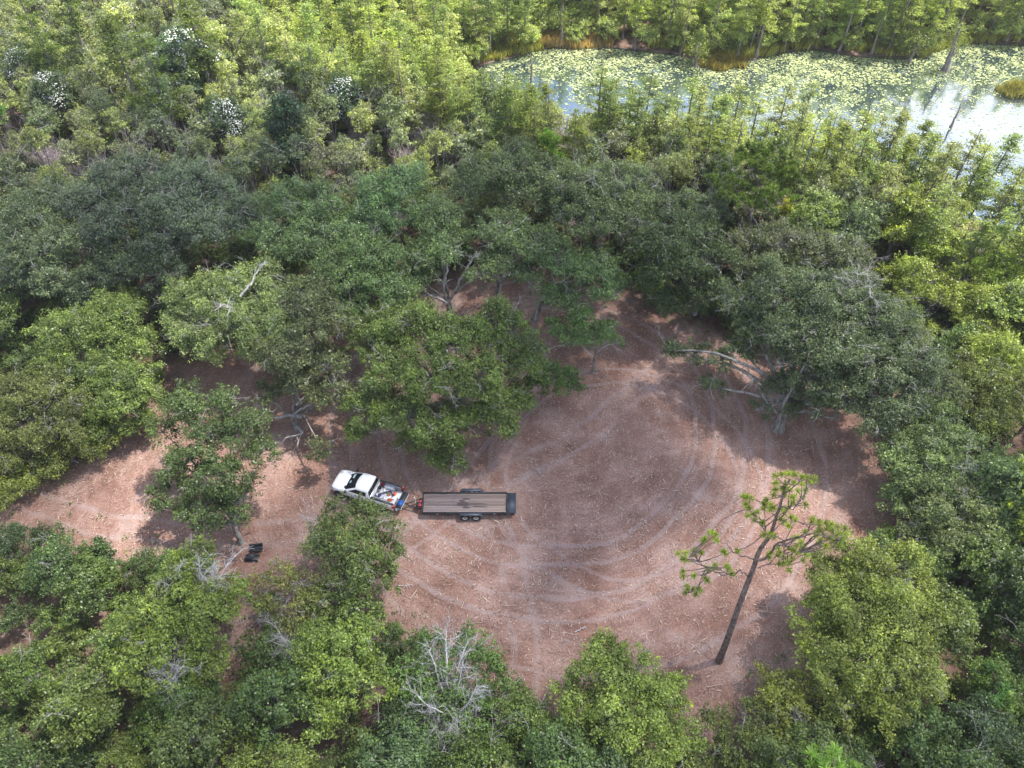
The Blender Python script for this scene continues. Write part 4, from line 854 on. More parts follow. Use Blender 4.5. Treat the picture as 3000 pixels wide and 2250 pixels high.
g = G(); g.box(-hx - .56, -hx - .16, -.30, .10, .50, .66, bev=.03); link('tool_tray', g.mesh('tool_tray', m_black), trl)
g = G(); g.box(-hx - .34, -hx - .13, -.36, -.16, .60, .74, bev=.02); g.box(-hx - .34, -hx - .13, .0, .2, .60, .74, bev=.02); g.cyl((-hx - .24, -.16, .68), (-hx - .24, .0, .68), .04, 8); wn_ = link('winch', g.mesh('winch', m_redp), trl)
g = G()
for s_ in (1, -1):
    P = curve((-hx - .5, s_ * .38, .40), hp + [-.1, s_ * .1, -.1], np.random.default_rng(4), 10, -.25, .02); g.tube(P, .016, 5)
link('safety_chain', g.mesh('safety_chain', m_steelb), trl)

# ------------------------------------------------------------------ black plastic troughs by the left tree, dark utility vehicle under the big oak
def trough(label, x, y, rz, L_, r, up, seed):
    t = thing('plastic_trough', label, 'trough', (x, y, .06), rz); g = G(); n, m_ = 15, 12; V = []
    for k in range(n):
        xx = -L_ / 2 + L_ * k / (n - 1); rr = r * (1 + .05 * (k % 2))
        for rad in (rr, rr - .03):
            for q in range(m_):
                a = math.pi * q / (m_ - 1); V.append((xx, rad * math.cos(a), (rad * math.sin(a)) if up else (r + .04 - rad * math.sin(a))))
    F = []
    for k in range(n - 1):
        o0, o1 = k * 2 * m_, (k + 1) * 2 * m_
        for q in range(m_ - 1): F += [[o0 + q, o0 + q + 1, o1 + q + 1, o1 + q], [o0 + m_ + q, o1 + m_ + q, o1 + m_ + q + 1, o0 + m_ + q + 1]]
        F += [[o0, o1, o1 + m_, o0 + m_], [o0 + m_ - 1, o0 + 2 * m_ - 1, o1 + 2 * m_ - 1, o1 + m_ - 1]]
    for k in (0, n - 1):
        for q in range(m_ - 1): F.append([k * 2 * m_ + q, k * 2 * m_ + q + 1, k * 2 * m_ + m_ + q + 1, k * 2 * m_ + m_ + q])
    g.add(np.array(V), np.array(F)); link('half_pipe', g.mesh('half_pipe', plain('black_poly_' + str(seed), (.016, .018, .024), .3, var=.3)), t)
    g = G(); 
    for s_ in (1, -1): g.box(-L_ / 2, L_ / 2, min(s_ * (r - .01), s_ * (r + .07)), max(s_ * (r - .01), s_ * (r + .07)), 0 if up else r + .03, .03 if up else r + .06)
    link('rim_flange', g.mesh('rim_flange', m_black), t)
trough('upper of two black plastic troughs beside the left track tree, open side up', -19.35, 28.9, .15, 1.0, .25, False, 1)
trough('lower of two black plastic troughs beside the left track tree, turned over', -19.5, 28.15, -.05, 1.0, .25, True, 2)

uv = thing('utility_vehicle', 'dark utility vehicle with white light bars, half hidden under the biggest dark oak', 'utility vehicle', (-6.7, 49.1, .03), -1.35)
g = G(); g.box(-1.3, 1.25, -.68, .68, .42, .72, bev=.08); g.box(.65, 1.3, -.62, .62, .72, .98, bev=.1); link('chassis', g.mesh('uv_chassis', m_black), uv)
g = G(); g.box(-1.35, -.5, -.66, .66, .74, 1.0, bev=.03); link('cargo_box', g.mesh('uv_box', m_liner), uv)
for s_ in (.33, -.33):
    g = G(); g.box(-.42, .05, s_ - .24, s_ + .24, .73, .92, bev=.05); g.box(-.48, -.36, s_ - .24, s_ + .24, .9, 1.4, bev=.05); link('seat', g.mesh('uv_seat', m_grey), uv)
g = G()
for s_ in (.62, -.62): g.tube([(.75, s_, .95), (.35, s_, 1.75), (-.45, s_, 1.78), (-.62, s_, .95)], .03, 6)
g.tube([(.35, -.62, 1.75), (.35, .62, 1.75)], .03, 6); g.tube([(-.45, -.62, 1.78), (-.45, .62, 1.78)], .03, 6); link('roll_cage', g.mesh('roll_cage', m_black), uv)
g = G(); g.box(-.42, .34, -.6, .6, 1.78, 1.82, bev=.015); link('roof', g.mesh('uv_roof', m_black), uv)
for y_ in (-.33, .33):
    g = G(); g.box(1.28, 1.40, y_ - .25, y_ + .25, .86, .97, bev=.02); link('light_bar', g.mesh('light_bar', m_wh), uv)
g = G(); g.box(.3, .9, .58, .66, 1.0, 1.08); link('light_bar', g.mesh('light_strip', m_wh), uv)
for x in (.85, -.85):
    for s_ in (1, -1): wheel(uv, x, s_ * .62, .31, .32, .24, s_, m_grey)

# ------------------------------------------------------------------ loose sticks that lie about on the mulch
m_stick = plain('pale_stick', (.50, .36, .28), .85, var=.2)
rg_ = np.random.default_rng(66)
STK = [(1500, 1775, 1.0, .05, 'pale straight stick on the open mulch below the trailer'), (1360, 1770, .8, 1.1, 'forked pale stick left of the lower straight stick'), (1670, 1860, 1.3, -.15, 'long brown stick lying at the lower middle of the clearing'),
       (1700, 1845, .9, .5, 'whitish forked stick above the bottom centre oak'), (1610, 1850, .7, 1.4, 'short upright lying stick above the bottom centre oak'), (1400, 1825, 1.4, .1, 'long pale stick at the foot of the bottom thicket'),
       (2250, 1795, 1.6, -.1, 'long grey stick right of the lone pine trunk'), (1980, 1440, .7, .02, 'pale stick lying above the lone pine crown'), (1440, 1600, .8, 1.2, 'slanted pale stick right below the trailer ramp'),
       (2060, 1130, 1.0, -.6, 'dark stick in the upper mulch lobe beside the right oak'), (1830, 935, 1.3, -.9, 'dark fallen limb at the top of the mulch lobe'), (500, 1500, 1.2, -.3, 'dry branch on the sandy track at the left'), (1190, 1715, 1.2, .1, 'bleached twiggy branch at the left bottom edge of the clearing'), (1600, 1590, .6, .9, 'short tawny stick in the middle of the open mulch'), (2100, 2010, 1.3, .15, 'reddish stick near the foot of the lone pine')]
for px_, py_, L_, rz_, lab in STK:
    p = at(px_, py_); t = thing('fallen_stick', lab, 'stick', (p[0], p[1], .09), rz_); g = G(); P = curve((-L_ / 2, 0, 0), (L_ / 2, 0, .04), rg_, 7, 0, .05); g.tube(P, np.linspace(.03, .012, 7), 5)
    if 'fork' in lab or 'twig' in lab or 'limb' in lab or 'branch' in lab:
        for q in (2, 3, 4, 5): g.tube(curve(P[q], P[q] + [.25 * L_ * .6, rg_.choice([-1, 1]) * .22 * L_, .06], rg_, 4, 0, .1), np.linspace(.018, .008, 4), 4)
    link('stem', g.mesh('stick', M_bark if 'dark' in lab else M_dead if 'bleach' in lab or 'whitish' in lab else m_stick), t)

# ------------------------------------------------------------------ pines
def at_y(px, py, Yp):
    d = _F * FOC + _R * (px - 1500) - _U * (py - 1125); return np.array([0, 0, CAM_H]) + d * (Yp / d[1])

def tuft(g, rng, p, d, L_=.34, n=46, wd=.016):
    d = unit(np.asarray(d, float)); D = unit(rng.normal(size=(n, 3)) + d * .9); ll = L_ * rng.uniform(.7, 1.15, n)
    s = unit(np.cross(D, rng.normal(size=(n, 3)))) * wd; e = p + D * ll[:, None] - np.array([0, 0, 1]) * (ll * .10)[:, None]
    q = p + D * (ll * .12)[:, None]
    V = np.stack([q - s, q + s, e + s * .5, e - s * .5], 1).reshape(-1, 3)
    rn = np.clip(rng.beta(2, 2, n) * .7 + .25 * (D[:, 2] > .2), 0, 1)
    g.add(V, np.arange(n * 4).reshape(n, 4), np.repeat(rn, 4))

def pine_at(label, foot_xy, trunk, limbs, tufts, seed, r0=.2, color=(.10, .16, .022), L_=.36, n=46, wd=.016, per=1):
    rng = np.random.default_rng(seed); ft = np.array([foot_xy[0], foot_xy[1], 0.0])
    gt, gn = G(), G(); T = np.array(trunk) - ft; T[0, 2] = -.2
    # resample the trunk smoothly
    t = np.linspace(0, len(T) - 1, 22); TT = np.stack([np.interp(t, range(len(T)), T[:, k]) for k in range(3)], 1)
    gt.tube(TT, np.linspace(r0, r0 * .22, 22) * (1 + .35 * np.exp(-np.arange(22) * 1.2)), 8, False)
    e = thing('pine_tree', label, 'pine tree', ft); gl_ = []
    nodes = [TT[8:]]
    for lb in limbs:
        B = np.array(lb['p']) - ft; t = np.linspace(0, len(B) - 1, max(8, len(B) * 3)); BB = np.stack([np.interp(t, range(len(B)), B[:, k]) for k in range(3)], 1)
        BB[1:] += rng.normal(0, .035, BB[1:].shape); gg = G(); gg.tube(BB, np.linspace(lb['r'], lb['r'] * .3, len(BB)), 6, False); gl_.append(gg); nodes.append(BB)
    allp = np.concatenate(nodes); own = np.concatenate([np.full(len(q), i - 1) for i, q in enumerate(nodes)])
    for tf in np.array(tufts) - ft:
        j = np.argmin(np.linalg.norm(allp - tf, axis=1) + .5 * np.maximum(0, allp[:, 2] - tf[2] + .1)); gg = gl_[own[j]] if own[j] >= 0 else gt
        gg.tube(curve(allp[j], tf, rng, 6, -.05, .10), np.linspace(.04, .016, 6), 4, False)
        for q in range(per):
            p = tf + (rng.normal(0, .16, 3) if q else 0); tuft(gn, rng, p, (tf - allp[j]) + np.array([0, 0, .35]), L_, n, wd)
    link('trunk', gt.mesh('pine_trunk', M_pbark, True), e)
    for gg in gl_: link('limb', gg.mesh('pine_limb', M_pbark, True), e)
    link('needles', gn.mesh('pine_needles', M_needle), e, color=color)
    return e

# the lone pine of the clearing, lower right: points read off at its own depth
Yb = 20.4
def pz(cx, cy, dy): return at_y(1900 + cx / 2.074, 1300 + cy / 2.074, Yb + dy)
foot = at(2106, 1937)
trunk = [foot] + [pz(*q) for q in ((460, 1240, .15), (500, 1130, .3), (530, 1040, .45), (562, 950, .6), (598, 855, .8), (625, 790, .9), (650, 720, 1.0), (668, 655, 1.1), (700, 610, 1.2), (735, 565, 1.3), (755, 520, 1.4), (775, 445, 1.55), (800, 380, 1.7), (812, 330, 1.8), (830, 270, 1.9), (860, 215, 2.0))]
R_ = np.random.default_rng(77)
limbs = [dict(p=[pz(*q) for q in ((650, 712, 1.0), (705, 708, .9), (745, 665, .7), (770, 615, .5), (830, 590, .3), (920, 565, 0), (1000, 548, -.2), (1080, 560, -.3), (1150, 580, -.4))], r=.085),
         dict(p=[pz(*q) for q in ((770, 615, .5), (820, 625, .9), (825, 680, 1.1), (870, 660, 1.3), (930, 660, 1.4))], r=.04),
         dict(p=[pz(*q) for q in ((665, 755, 1), (700, 735, 1.3), (750, 735, 1.5), (850, 740, 1.6))], r=.04),
         dict(p=[pz(*q) for q in ((618, 806, .9), (575, 790, 1.1), (552, 768, 1.2), (520, 800, 1.1), (440, 790, .9), (380, 775, .7), (330, 740, .5), (250, 690, .3))], r=.055),
         dict(p=[pz(*q) for q in ((380, 775, .7), (340, 800, 1), (300, 850, 1.2), (240, 910, 1.3))], r=.03),
         dict(p=[pz(*q) for q in ((640, 705, 1.0), (600, 690, 1.3), (555, 680, 1.5), (510, 655, 1.7), (470, 680, 1.8))], r=.045),
         dict(p=[pz(*q) for q in ((510, 655, 1.7), (480, 610, 2), (420, 600, 2.2), (340, 600, 2.3))], r=.024),
         dict(p=[pz(*q) for q in ((735, 565, 1.3), (705, 520, 1.6), (705, 470, 1.8), (650, 440, 1.9), (600, 390, 2))], r=.045),
         dict(p=[pz(*q) for q in ((775, 445, 1.55), (740, 400, 1.9), (700, 360, 2.1), (610, 330, 2.2))], r=.04),
         dict(p=[pz(*q) for q in ((770, 460, 1.5), (830, 470, 1.2), (890, 470, 1.0))], r=.03),
         dict(p=[pz(*q) for q in ((800, 380, 1.7), (870, 400, 1.5), (940, 350, 1.4), (950, 300, 1.3))], r=.04),
         dict(p=[pz(*q) for q in ((812, 330, 1.8), (870, 270, 1.6), (930, 230, 1.5), (1010, 215, 1.4))], r=.04)]
tc_ = [(775, 200), (810, 190), (850, 185), (890, 190), (930, 205), (965, 215), (1005, 215), (780, 240), (830, 245), (880, 240), (930, 250), (980, 235), (775, 280), (820, 275), (860, 285), (905, 290), (950, 285), (760, 310), (930, 330), (945, 370), (880, 330), (870, 360), (820, 320),
       (600, 325), (580, 320), (620, 335), (610, 385), (590, 370), (720, 340), (735, 370), (700, 365), (760, 385), (800, 395), (840, 400), (820, 420), (740, 400), (700, 400), (640, 430), (610, 440), (665, 420), (690, 480), (650, 465), (800, 460), (820, 475), (850, 500), (890, 465), (860, 450), (740, 540), (705, 555), (760, 560),
       (995, 460), (1030, 475), (1070, 480), (1110, 490), (1150, 505), (1195, 515), (1040, 500), (1080, 520), (1120, 530), (1160, 545), (1190, 550), (1020, 530), (1060, 560), (1100, 570), (1130, 590), (1160, 620), (1075, 620), (1040, 590), (1030, 610), (990, 480), (1010, 560), (950, 540), (880, 580), (900, 570), (1100, 510), (1135, 560), (1170, 580), (1045, 530),
       (740, 665), (730, 690), (780, 680), (790, 730), (830, 690), (850, 640), (880, 650), (900, 620), (870, 690), (850, 720), (940, 640), (950, 670), (935, 710), (920, 600), (800, 660), (820, 720), (850, 760), (905, 670), (790, 640),
       (340, 580), (385, 530), (400, 555), (410, 590), (330, 595), (185, 670), (230, 660), (280, 655), (215, 700), (275, 680), (235, 710), (320, 665), (460, 665), (455, 655), (545, 645), (355, 760), (365, 770), (410, 740), (400, 760), (470, 740), (480, 760), (500, 790), (345, 820), (355, 830), (215, 775), (215, 805), (280, 800), (235, 870), (225, 905), (270, 885), (300, 880), (310, 890), (290, 910), (240, 890)]
tufts = [pz(x, y, 1.0 + R_.uniform(-.7, .9) + (1.0 if y < 500 and x < 1000 else 0)) for x, y in tc_]
pine_at('lone leaning pine with yellow-green needle tufts in the lower right of the clearing', foot, trunk, limbs, tufts, 78, .21, (.30, .37, .06), .29, 90, .014)

def pine_auto(label, foot, H, rc, seed, zlow, flat, nt, color, L_=.42, per=2, lean=(0, 0), r0=.25):
    rng = np.random.default_rng(seed); ft = np.array([foot[0], foot[1], 0.0]); t = np.linspace(0, 1, 9)[:, None]
    tr_ = ft + t * np.array([lean[0], lean[1], H]) + np.concatenate([np.zeros((1, 3)), rng.normal(0, .12, (8, 3)) * [1, 1, 0]])
    limbs, tufts = [], []; nl = max(7, nt // 11); top = tr_[-1]
    for k in range(nl):
        u = rng.uniform(0, 1); z = zlow + (H - zlow) * u; a = k * 2.4 + rng.uniform(-.3, .3); p0 = ft + np.array([lean[0], lean[1], H]) * (z - .3) / H
        reach = rc * (math.sqrt(max(.08, 1 - ((u - .35) / .75) ** 2)) if not flat else (1 - .35 * u)) * rng.uniform(.75, 1.05)
        d = np.array([math.cos(a), math.sin(a), 0]); p1 = p0 + d * reach * .5 + [0, 0, .25 * reach * .3]; p2 = p0 + d * reach + [0, 0, (.22 if flat else .10) * reach]
        limbs.append(dict(p=[p0, p1, p2], r=.03 + .02 * reach / 2))
        for q in range(int(nt / nl)):
            v = rng.uniform(.35, 1.05); b_ = p0 + (p2 - p0) * v + np.array([-d[1], d[0], 0]) * rng.normal(0, .28 * reach * v) + [0, 0, rng.uniform(.05, .5) + .1 * reach * v]
            tufts.append(b_)
    for q in range(max(4, nt // 14)): tufts.append(top + rng.normal(0, .5, 3) * [1, 1, .4])
    return pine_at(label, ft, tr_, limbs, tufts, seed + 1, r0, color, L_, 34, .03, per)

f = o_(1603, 592); top = at_y(1645 * K, 362 * K, f[1] + 1)
pine_auto('tall flat topped pine with a dark bent trunk, right of the grove', f, top[2], 4.6, 301, top[2] - 4.0, True, 200, (.115, .165, .035), .42, 3, (top[0] - f[0], 1.0), .3)
f = o_(45, 465); pine_auto('bright green pine at the left edge above the dark oaks', f, 14, 3.7, 302, 6.5, False, 190, (.12, .24, .05), .42, 2, (-.6, 1), .26)
f = o_(1780, 1740); pine_auto('small pine with long bright needles at the bottom right edge', f, 6.2, 1.7, 303, 3.8, False, 22, (.2, .32, .07), .5, 2, (-1.2, 1.0), .1)
f = o_(2075, 1560); pine_auto('young soft needled pine among bushes at the right bottom', f, 5.0, 1.2, 304, 3.2, False, 14, (.14, .26, .08), .45, 2, (.2, .4), .08)
f = o_(1925, 1750); pine_auto('short pine at the bottom edge, right of the small long-needled pine', f, 4.2, 1.3, 305, 2.8, False, 14, (.2, .3, .07), .45, 2, (0, 0), .08)
f = o_(1190, 520); pine_auto('narrow bright pine poking out between dark oaks behind the grove', f, 12.5, 1.2, 306, 8.0, False, 44, (.15, .26, .04), .42, 2, (-.3, 0), .15)

# ------------------------------------------------------------------ tree kinds used for the wood
def broad(seed, R, H, nm, leaf, dens, flat=.62, clr=.3, holes=.1, twigs=.4):
    rng = np.random.default_rng(seed); ms_ = [(rng.normal(0, .1), rng.normal(0, .1), H - R * .62, R * .62)]
    for k in range(nm - 1):
        a = k * 2 * math.pi / (nm - 1) + rng.uniform(-.4, .4); d = R * rng.uniform(.42, .62); r = R * rng.uniform(.38, .52)
        ms_.append((d * math.cos(a), d * math.sin(a), H - R * .75 - rng.uniform(0, .32) * H * .6, r))
    return make_tree(seed, ms_, leaf, dens, .05 + .035 * H * .5, None, flat, clr, holes=holes, twigs=twigs)
V_S = [broad(400 + i, 1.5, 3.6, 4, .18, 75) for i in range(4)]                 # bush, natural R 1.5 H 3.6
V_M = [broad(420 + i, 2.3, 6.2, 6, .17, 88, holes=.2, twigs=.8 if i % 2 else .3) for i in range(6)]    # R 2.3 H 6.2
V_L = [broad(440 + i, 3.0, 9.0, 8, .21, 58, holes=.12, twigs=.8 if i % 2 else .3) for i in range(5)]    # R 3 H 9
V_F = [broad(460 + i, (1.3, 1.6, 1.15, 1.8, 1.4, 1.5)[i], 7.5, 5, .19, 70, flat=(1.1, .8, 1.3, .75, 1.0, .9)[i], holes=.3, twigs=1.2) for i in range(6)]                    # far, R 2 H 7.5

def cypress(seed, H=12.0, dens=1.0):
    rng = np.random.default_rng(seed); gl, gb = G(), G()
    T = np.column_stack([rng.normal(0, .06, 8).cumsum(), rng.normal(0, .06, 8).cumsum(), np.linspace(-.4, H, 8)]); gb.tube(T, [.34, .17, .15, .13, .11, .09, .06, .025], 6, False)
    nb = int(44 * dens)
    for k in range(nb):
        u = rng.uniform(.28, 1.0) ** .9; z = H * u; a = rng.uniform(0, 6.28); reach = (2.0 * (1 - u) ** .6 + .40) * rng.uniform(.6, 1.15)
        p0 = np.array([np.interp(z, T[:, 2], T[:, 0]), np.interp(z, T[:, 2], T[:, 1]), z]); d = np.array([math.cos(a), math.sin(a), rng.uniform(.0, .25)]); p1 = p0 + d * reach
        gb.tube([p0, (p0 + p1) / 2 + [0, 0, .06], p1], [.035, .022, .01], 3, False)
        nl = int(52 * reach); t = rng.uniform(.25, 1.15, nl); P = p0 + (p1 - p0) * t[:, None] + rng.normal(0, .24, (nl, 3)) * [1, 1, .35]
        Nn = unit(np.array([0, 0, 1]) + rng.normal(0, .5, (nl, 3))); L_ = rng.uniform(.16, .34, nl); leaf_quads(gl, P, Nn, L_, L_ * .45, rng)
    return gl.mesh('cypress_crown', M_cyp), gb.mesh('cypress_trunk', M_cbark, True), None
V_C = [cypress(500 + i, 12.0, (1.1, .8, 1.3, .95, .7, 1.1)[i]) for i in range(6)]

def bare_bush(seed, R=1.6, H=2.8, n=16, r=.045, depth=3, mat=None):
    rng = np.random.default_rng(seed); g_ = G()
    for k in range(n):
        a = rng.uniform(0, 6.28); d = np.array([math.cos(a) * R / H, math.sin(a) * R / H, 1.2]); bare_branch(g_, rng, (rng.normal(0, .15), rng.normal(0, .15), -.1), d, H * rng.uniform(.5, .7), r, depth, (4, 7), .55)
    return g_.mesh('bare_shrub', mat or M_bare)
V_B = [bare_bush(540 + i) for i in range(3)]

# ------------------------------------------------------------------ labels for the wood: tone, size, kind and the landmark that each stands by
LAND = [('the white truck', 790, 1060), ('the empty trailer', 1010, 1090), ('the lone leaning pine', 1640, 1200), ('the biggest dark oak', 960, 830), ('the umbrella oak', 960, 560), ('the silvery right oak', 1800, 730),
        ('the forked trunk oak', 650, 860), ('the black plastic troughs', 550, 1190), ('the light green left oak', 490, 680), ('the left dark oaks', 260, 450), ('the left edge pine', 40, 350), ('the tall right pine', 1640, 400),
        ('the blossoming magnolia', 400, 140), ('the dark weeping juniper', 650, 320), ('the bottom centre oak', 1340, 1520), ('the lower right oak', 1880, 1370), ('the lower left snagged oak', 400, 1330), ('the bleached bottom tree', 1000, 1480),
        ('the round oak before the truck', 760, 1180), ('the tan shore sedge', 1230, 90), ('the oval sedge islet', 1560, 135), ('the leaning lake snag', 2060, 150), ('the right sedge islet', 2200, 200),
        ('the top left corner', 60, 40), ('the left picture edge', 20, 760), ('the lower left corner', 60, 1600), ('the lower right corner', 2150, 1600), ('the right picture edge', 2190, 880), ('the top right corner', 2150, 40), ('the big bare shrub', 1240, 270), ('the vivid green oak', 730, 1450)]
ORD = ['leftmost', 'second from the left', 'third from the left', 'fourth from the left', 'fifth from the left', 'sixth from the left', 'seventh from the left', 'eighth from the left', 'ninth from the left', 'tenth from the left'] + \
      [w_ + ' from the left' for w_ in 'eleventh twelfth thirteenth fourteenth fifteenth sixteenth seventeenth eighteenth nineteenth twentieth twenty-first twenty-second twenty-third twenty-fourth twenty-fifth twenty-sixth twenty-seventh twenty-eighth'.split()]
PEND = []
def where(ox, oy):
    nm, lx, ly = min(LAND, key=lambda q: (q[1] - ox) ** 2 + ((q[2] - oy) * 1.25) ** 2); dx, dy = ox - lx, (oy - ly) * 1.25
    if nm.endswith('corner') or nm.endswith('picture edge'): return ('near ' if max(abs(dx), abs(dy)) > 60 else 'at ') + nm
    if dx * dx + dy * dy < 45 ** 2: return 'next to ' + nm
    s_ = ('right of ' if dx > 0 else 'left of ') if abs(dx) > abs(dy) * .8 else ('in front of ' if dy > 0 else 'behind ')
    return s_ + nm
def tone(c):
    l = (.3 * c[0] + .6 * c[1] + .1 * c[2]) / 1.42; y = c[0] / c[1] * .96
    if y > .78: return 'yellow-green' if l > .13 else 'olive'
    if c[2] / c[1] > .5: return 'bluish green' if l < .1 else 'pale grey-green'
    return 'bright green' if l > .125 else 'light green' if l > .105 else 'mid green' if l > .08 else 'dark green'
def pend(e, c, size, noun, ox, oy, extra=''):
    PEND.append((e, ' '.join(x for x in (tone(c) if c else '', size, noun, extra, where(ox, oy)) if x), ox))
def settle_labels():
    by = {}
    for e, s_, ox in PEND: by.setdefault(s_, []).append((ox, e))
    for s_, v in by.items():
        v.sort(key=lambda q: q[0])
        for k, (_, e) in enumerate(v):
            e['label'] = s_ if len(v) == 1 else s_ + (', rightmost' if k == len(v) - 1 else ', ' + ORD[min(k, len(ORD) - 1)])

# ------------------------------------------------------------------ planting the wood
TL = np.array([(900, 150), (1000, 150), (1130, 168), (1300, 172), (1450, 188), (1700, 220), (1850, 245), (2000, 272), (2212, 335), (2400, 420)], float)
NEARSH = np.array([(900, 200), (1040, 230), (1150, 290), (1300, 325), (1500, 360), (1700, 415), (1900, 470), (2050, 530), (2212, 590), (2400, 700)], float)
CYP = [(430, -400), (3000, -400), (3000, 900), (2212, 540), (2050, 455), (1900, 410), (1700, 345), (1500, 300), (1350, 295), (1200, 310), (1050, 240), (900, 190), (760, 165), (640, 130), (520, 60)]
NB0 = len(MASSPT)
BARE = [(440, 285, 1.25, 4.5), (925, 262, 1.2, 5), (960, 300, 1.0, 4.5), (1245, 268, 1.5, 5.5), (1215, 310, 1.2, 4.5), (60, 300, 1.3, 5), (100, 330, 1.1, 5), (170, 325, 1.1, 5), (335, 248, 1.0, 5), (540, 285, .9, 5), (620, 205, .8, 6), (1300, 358, 1.1, 4), (1345, 318, .8, 5), (1400, 380, .9, 4),
        (1075, 240, .9, 6), (765, 330, .9, 4.5), (560, 420, .9, 5), (1520, 455, .9, 4), (1585, 345, .8, 5), (2060, 500, 1.3, 4), (2110, 530, 1.1, 4), (1850, 560, 1.0, 5), (2010, 600, 1.2, 4), (2190, 540, 1.0, 4), (1660, 380, .8, 5), (780, 260, .8, 5), (870, 330, .9, 4), (1180, 350, .8, 4)]
for ox, oy, s_, h in BARE:
    p = o_(ox, oy, h * .7); MASSPT.append((p[0], p[1], 1.5 * s_)); MASSPT.append((p[0], p[1] - 3.0, 1.2 * s_))
    if oy < 400: MASSPT.append((p[0], p[1] - 5.5, .8 * s_))
for ox, oy, r_ in ((405, 150, 2.8), (55, 150, 2.2), (115, 205, 2.2), (745, 215, 2.2), (490, 265, 2.2), (650, 400, 2.0)):
    p = o_(ox, oy, 6.5 if ox != 650 else 0); MASSPT.append((p[0], p[1], r_)); MASSPT.append((p[0], p[1] - 3, 1.0))
MP = np.array(MASSPT)
rng = np.random.default_rng(2024)

def dart(n, spacing, box, ok, rng, taken=None):
    pts = [] if taken is None else list(taken); cell = {}; out = []; s_ = 1.0
    def key(p): return (int(p[0] // 3), int(p[1] // 3))
    for p in pts: cell.setdefault(key(p), []).append((p[0], p[1], spacing(p[0], p[1])))
    cand = rng.uniform(box[:2], box[2:], (n, 2)); good = ok(cand); cand = cand[good]
    for p in cand:
        s0 = spacing(p[0], p[1]); kx, ky = key(p); bad = False
        for i in range(kx - 2, kx + 3):
            for j in range(ky - 2, ky + 3):
                for q in cell.get((i, j), ()):
                    if (q[0] - p[0]) ** 2 + (q[1] - p[1]) ** 2 < ((s0 + q[2]) / 2) ** 2: bad = True; break
                if bad: break
            if bad: break
        if not bad: cell.setdefault((kx, ky), []).append((p[0], p[1], s0)); out.append(p)
    return np.array(out)

def infr(P, m=6): return np.abs(P[:, 0]) < .657 * (P[:, 1] * math.cos(TILT) + CAM_H * math.sin(TILT)) + m

# cypresses
def ok_c(P):
    b0 = pr(np.column_stack([P, np.zeros(len(P))])); tp = pr(np.column_stack([P, np.full(len(P), 9.8)])); cc = pr(np.column_stack([P, np.full(len(P), 9.0)]))
    ns = np.interp(b0[:, 0], NEARSH[:, 0], NEARSH[:, 1]); near = (b0[:, 1] > ns - 75) & (b0[:, 0] > 980); dlk = d_poly(P, LAKE)
    tl = np.interp(tp[:, 0], TL[:, 0], TL[:, 1])
    ok = in_poly(cc, CYP) & infr(P) & np.where(near, (tp[:, 1] > tl) & (dlk > -13), dlk > .5)
    ok &= d_poly(P, gp([(1140, 62), (1230, 75), (1320, 84), (1330, 100), (1240, 106), (1140, 98), (1060, 100), (1050, 82)])) > .5
    MB_ = np.array(MASSPT[NB0:]); ok &= np.min(np.hypot(P[:, None, 0] - MB_[None, :, 0], P[:, None, 1] - MB_[None, :, 1]) - MB_[None, :, 2], axis=1) > .3
    return ok
def sp_c(x, y): return 1.75 if y < 90 else 2.5
PC = dart(42000, sp_c, (-75, 48, 92, 142), ok_c, rng); print('cypress', len(PC), (PC[:, 1] < 90).sum())
PC = PC[np.argsort(np.hypot(PC[:, 0], PC[:, 1]))]
cyp_cols = [(.33, .39, .12), (.28, .36, .12), (.36, .40, .16), (.25, .33, .11), (.32, .385, .09)]
for k, p in enumerate(PC[:290]):
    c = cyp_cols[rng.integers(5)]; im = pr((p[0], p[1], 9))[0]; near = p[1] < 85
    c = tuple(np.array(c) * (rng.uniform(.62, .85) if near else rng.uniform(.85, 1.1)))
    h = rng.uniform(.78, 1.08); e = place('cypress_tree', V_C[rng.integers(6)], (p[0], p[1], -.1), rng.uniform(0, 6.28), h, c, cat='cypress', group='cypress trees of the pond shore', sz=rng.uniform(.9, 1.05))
    pend(e, c, 'tall' if h > 1 else 'slender' if h > .88 else 'short', 'cypress', im[0], im[1])
far_c = PC[290:]

# broadleaf wood
def zone(im):
    ox, oy = im
    if oy < 330 and ox < 1250: return 'far'
    if oy < 470: return 'mid'
    if ox < 400 and oy < 1150: return 'left'
    if ox > 1600 and oy < 1150: return 'right'
    return 'near'
def sp_b(x, y): return 2.3 if y < 30 else 2.8 if y < 60 else 2.4 if y < 72 else 2.3
def ok_b(P):
    h = np.interp(P[:, 1], [15, 35, 60, 100], [4.4, 6, 8, 7.5]); R = np.interp(P[:, 1], [15, 60, 100], [2.2, 2.6, 2.0])
    cc = pr(np.column_stack([P, h * .75])); ok = infr(P, 5) & ~in_poly(cc, CYP) & (d_poly(P, CLEAR) > .5) & (d_poly(P, LAKE) > .5) & (d_poly(P, PATH2) > 1.0)
    tp = pr(np.column_stack([P, h])); ok &= ~((tp[:, 0] > 980) & (tp[:, 1] < np.interp(tp[:, 0], TL[:, 0], TL[:, 1]) + 12))
    for dx in (-R, 0 * R, R):
        for z in (.55, 1.02): im_ = pr(np.column_stack([P[:, 0] + dx * .8, P[:, 1], h * z])); ok &= ~in_poly(im_, VIS) & ~in_gaps(im_)
    dm = np.min(np.hypot(P[:, None, 0] - MP[None, :, 0], P[:, None, 1] - MP[None, :, 1]) - MP[None, :, 2] * .8, axis=1)
    return ok & (dm > .4)
PB = dart(52000, sp_b, (-95, 8, 92, 140), ok_b, rng)
PB = PB[np.argsort(PB[:, 1])]
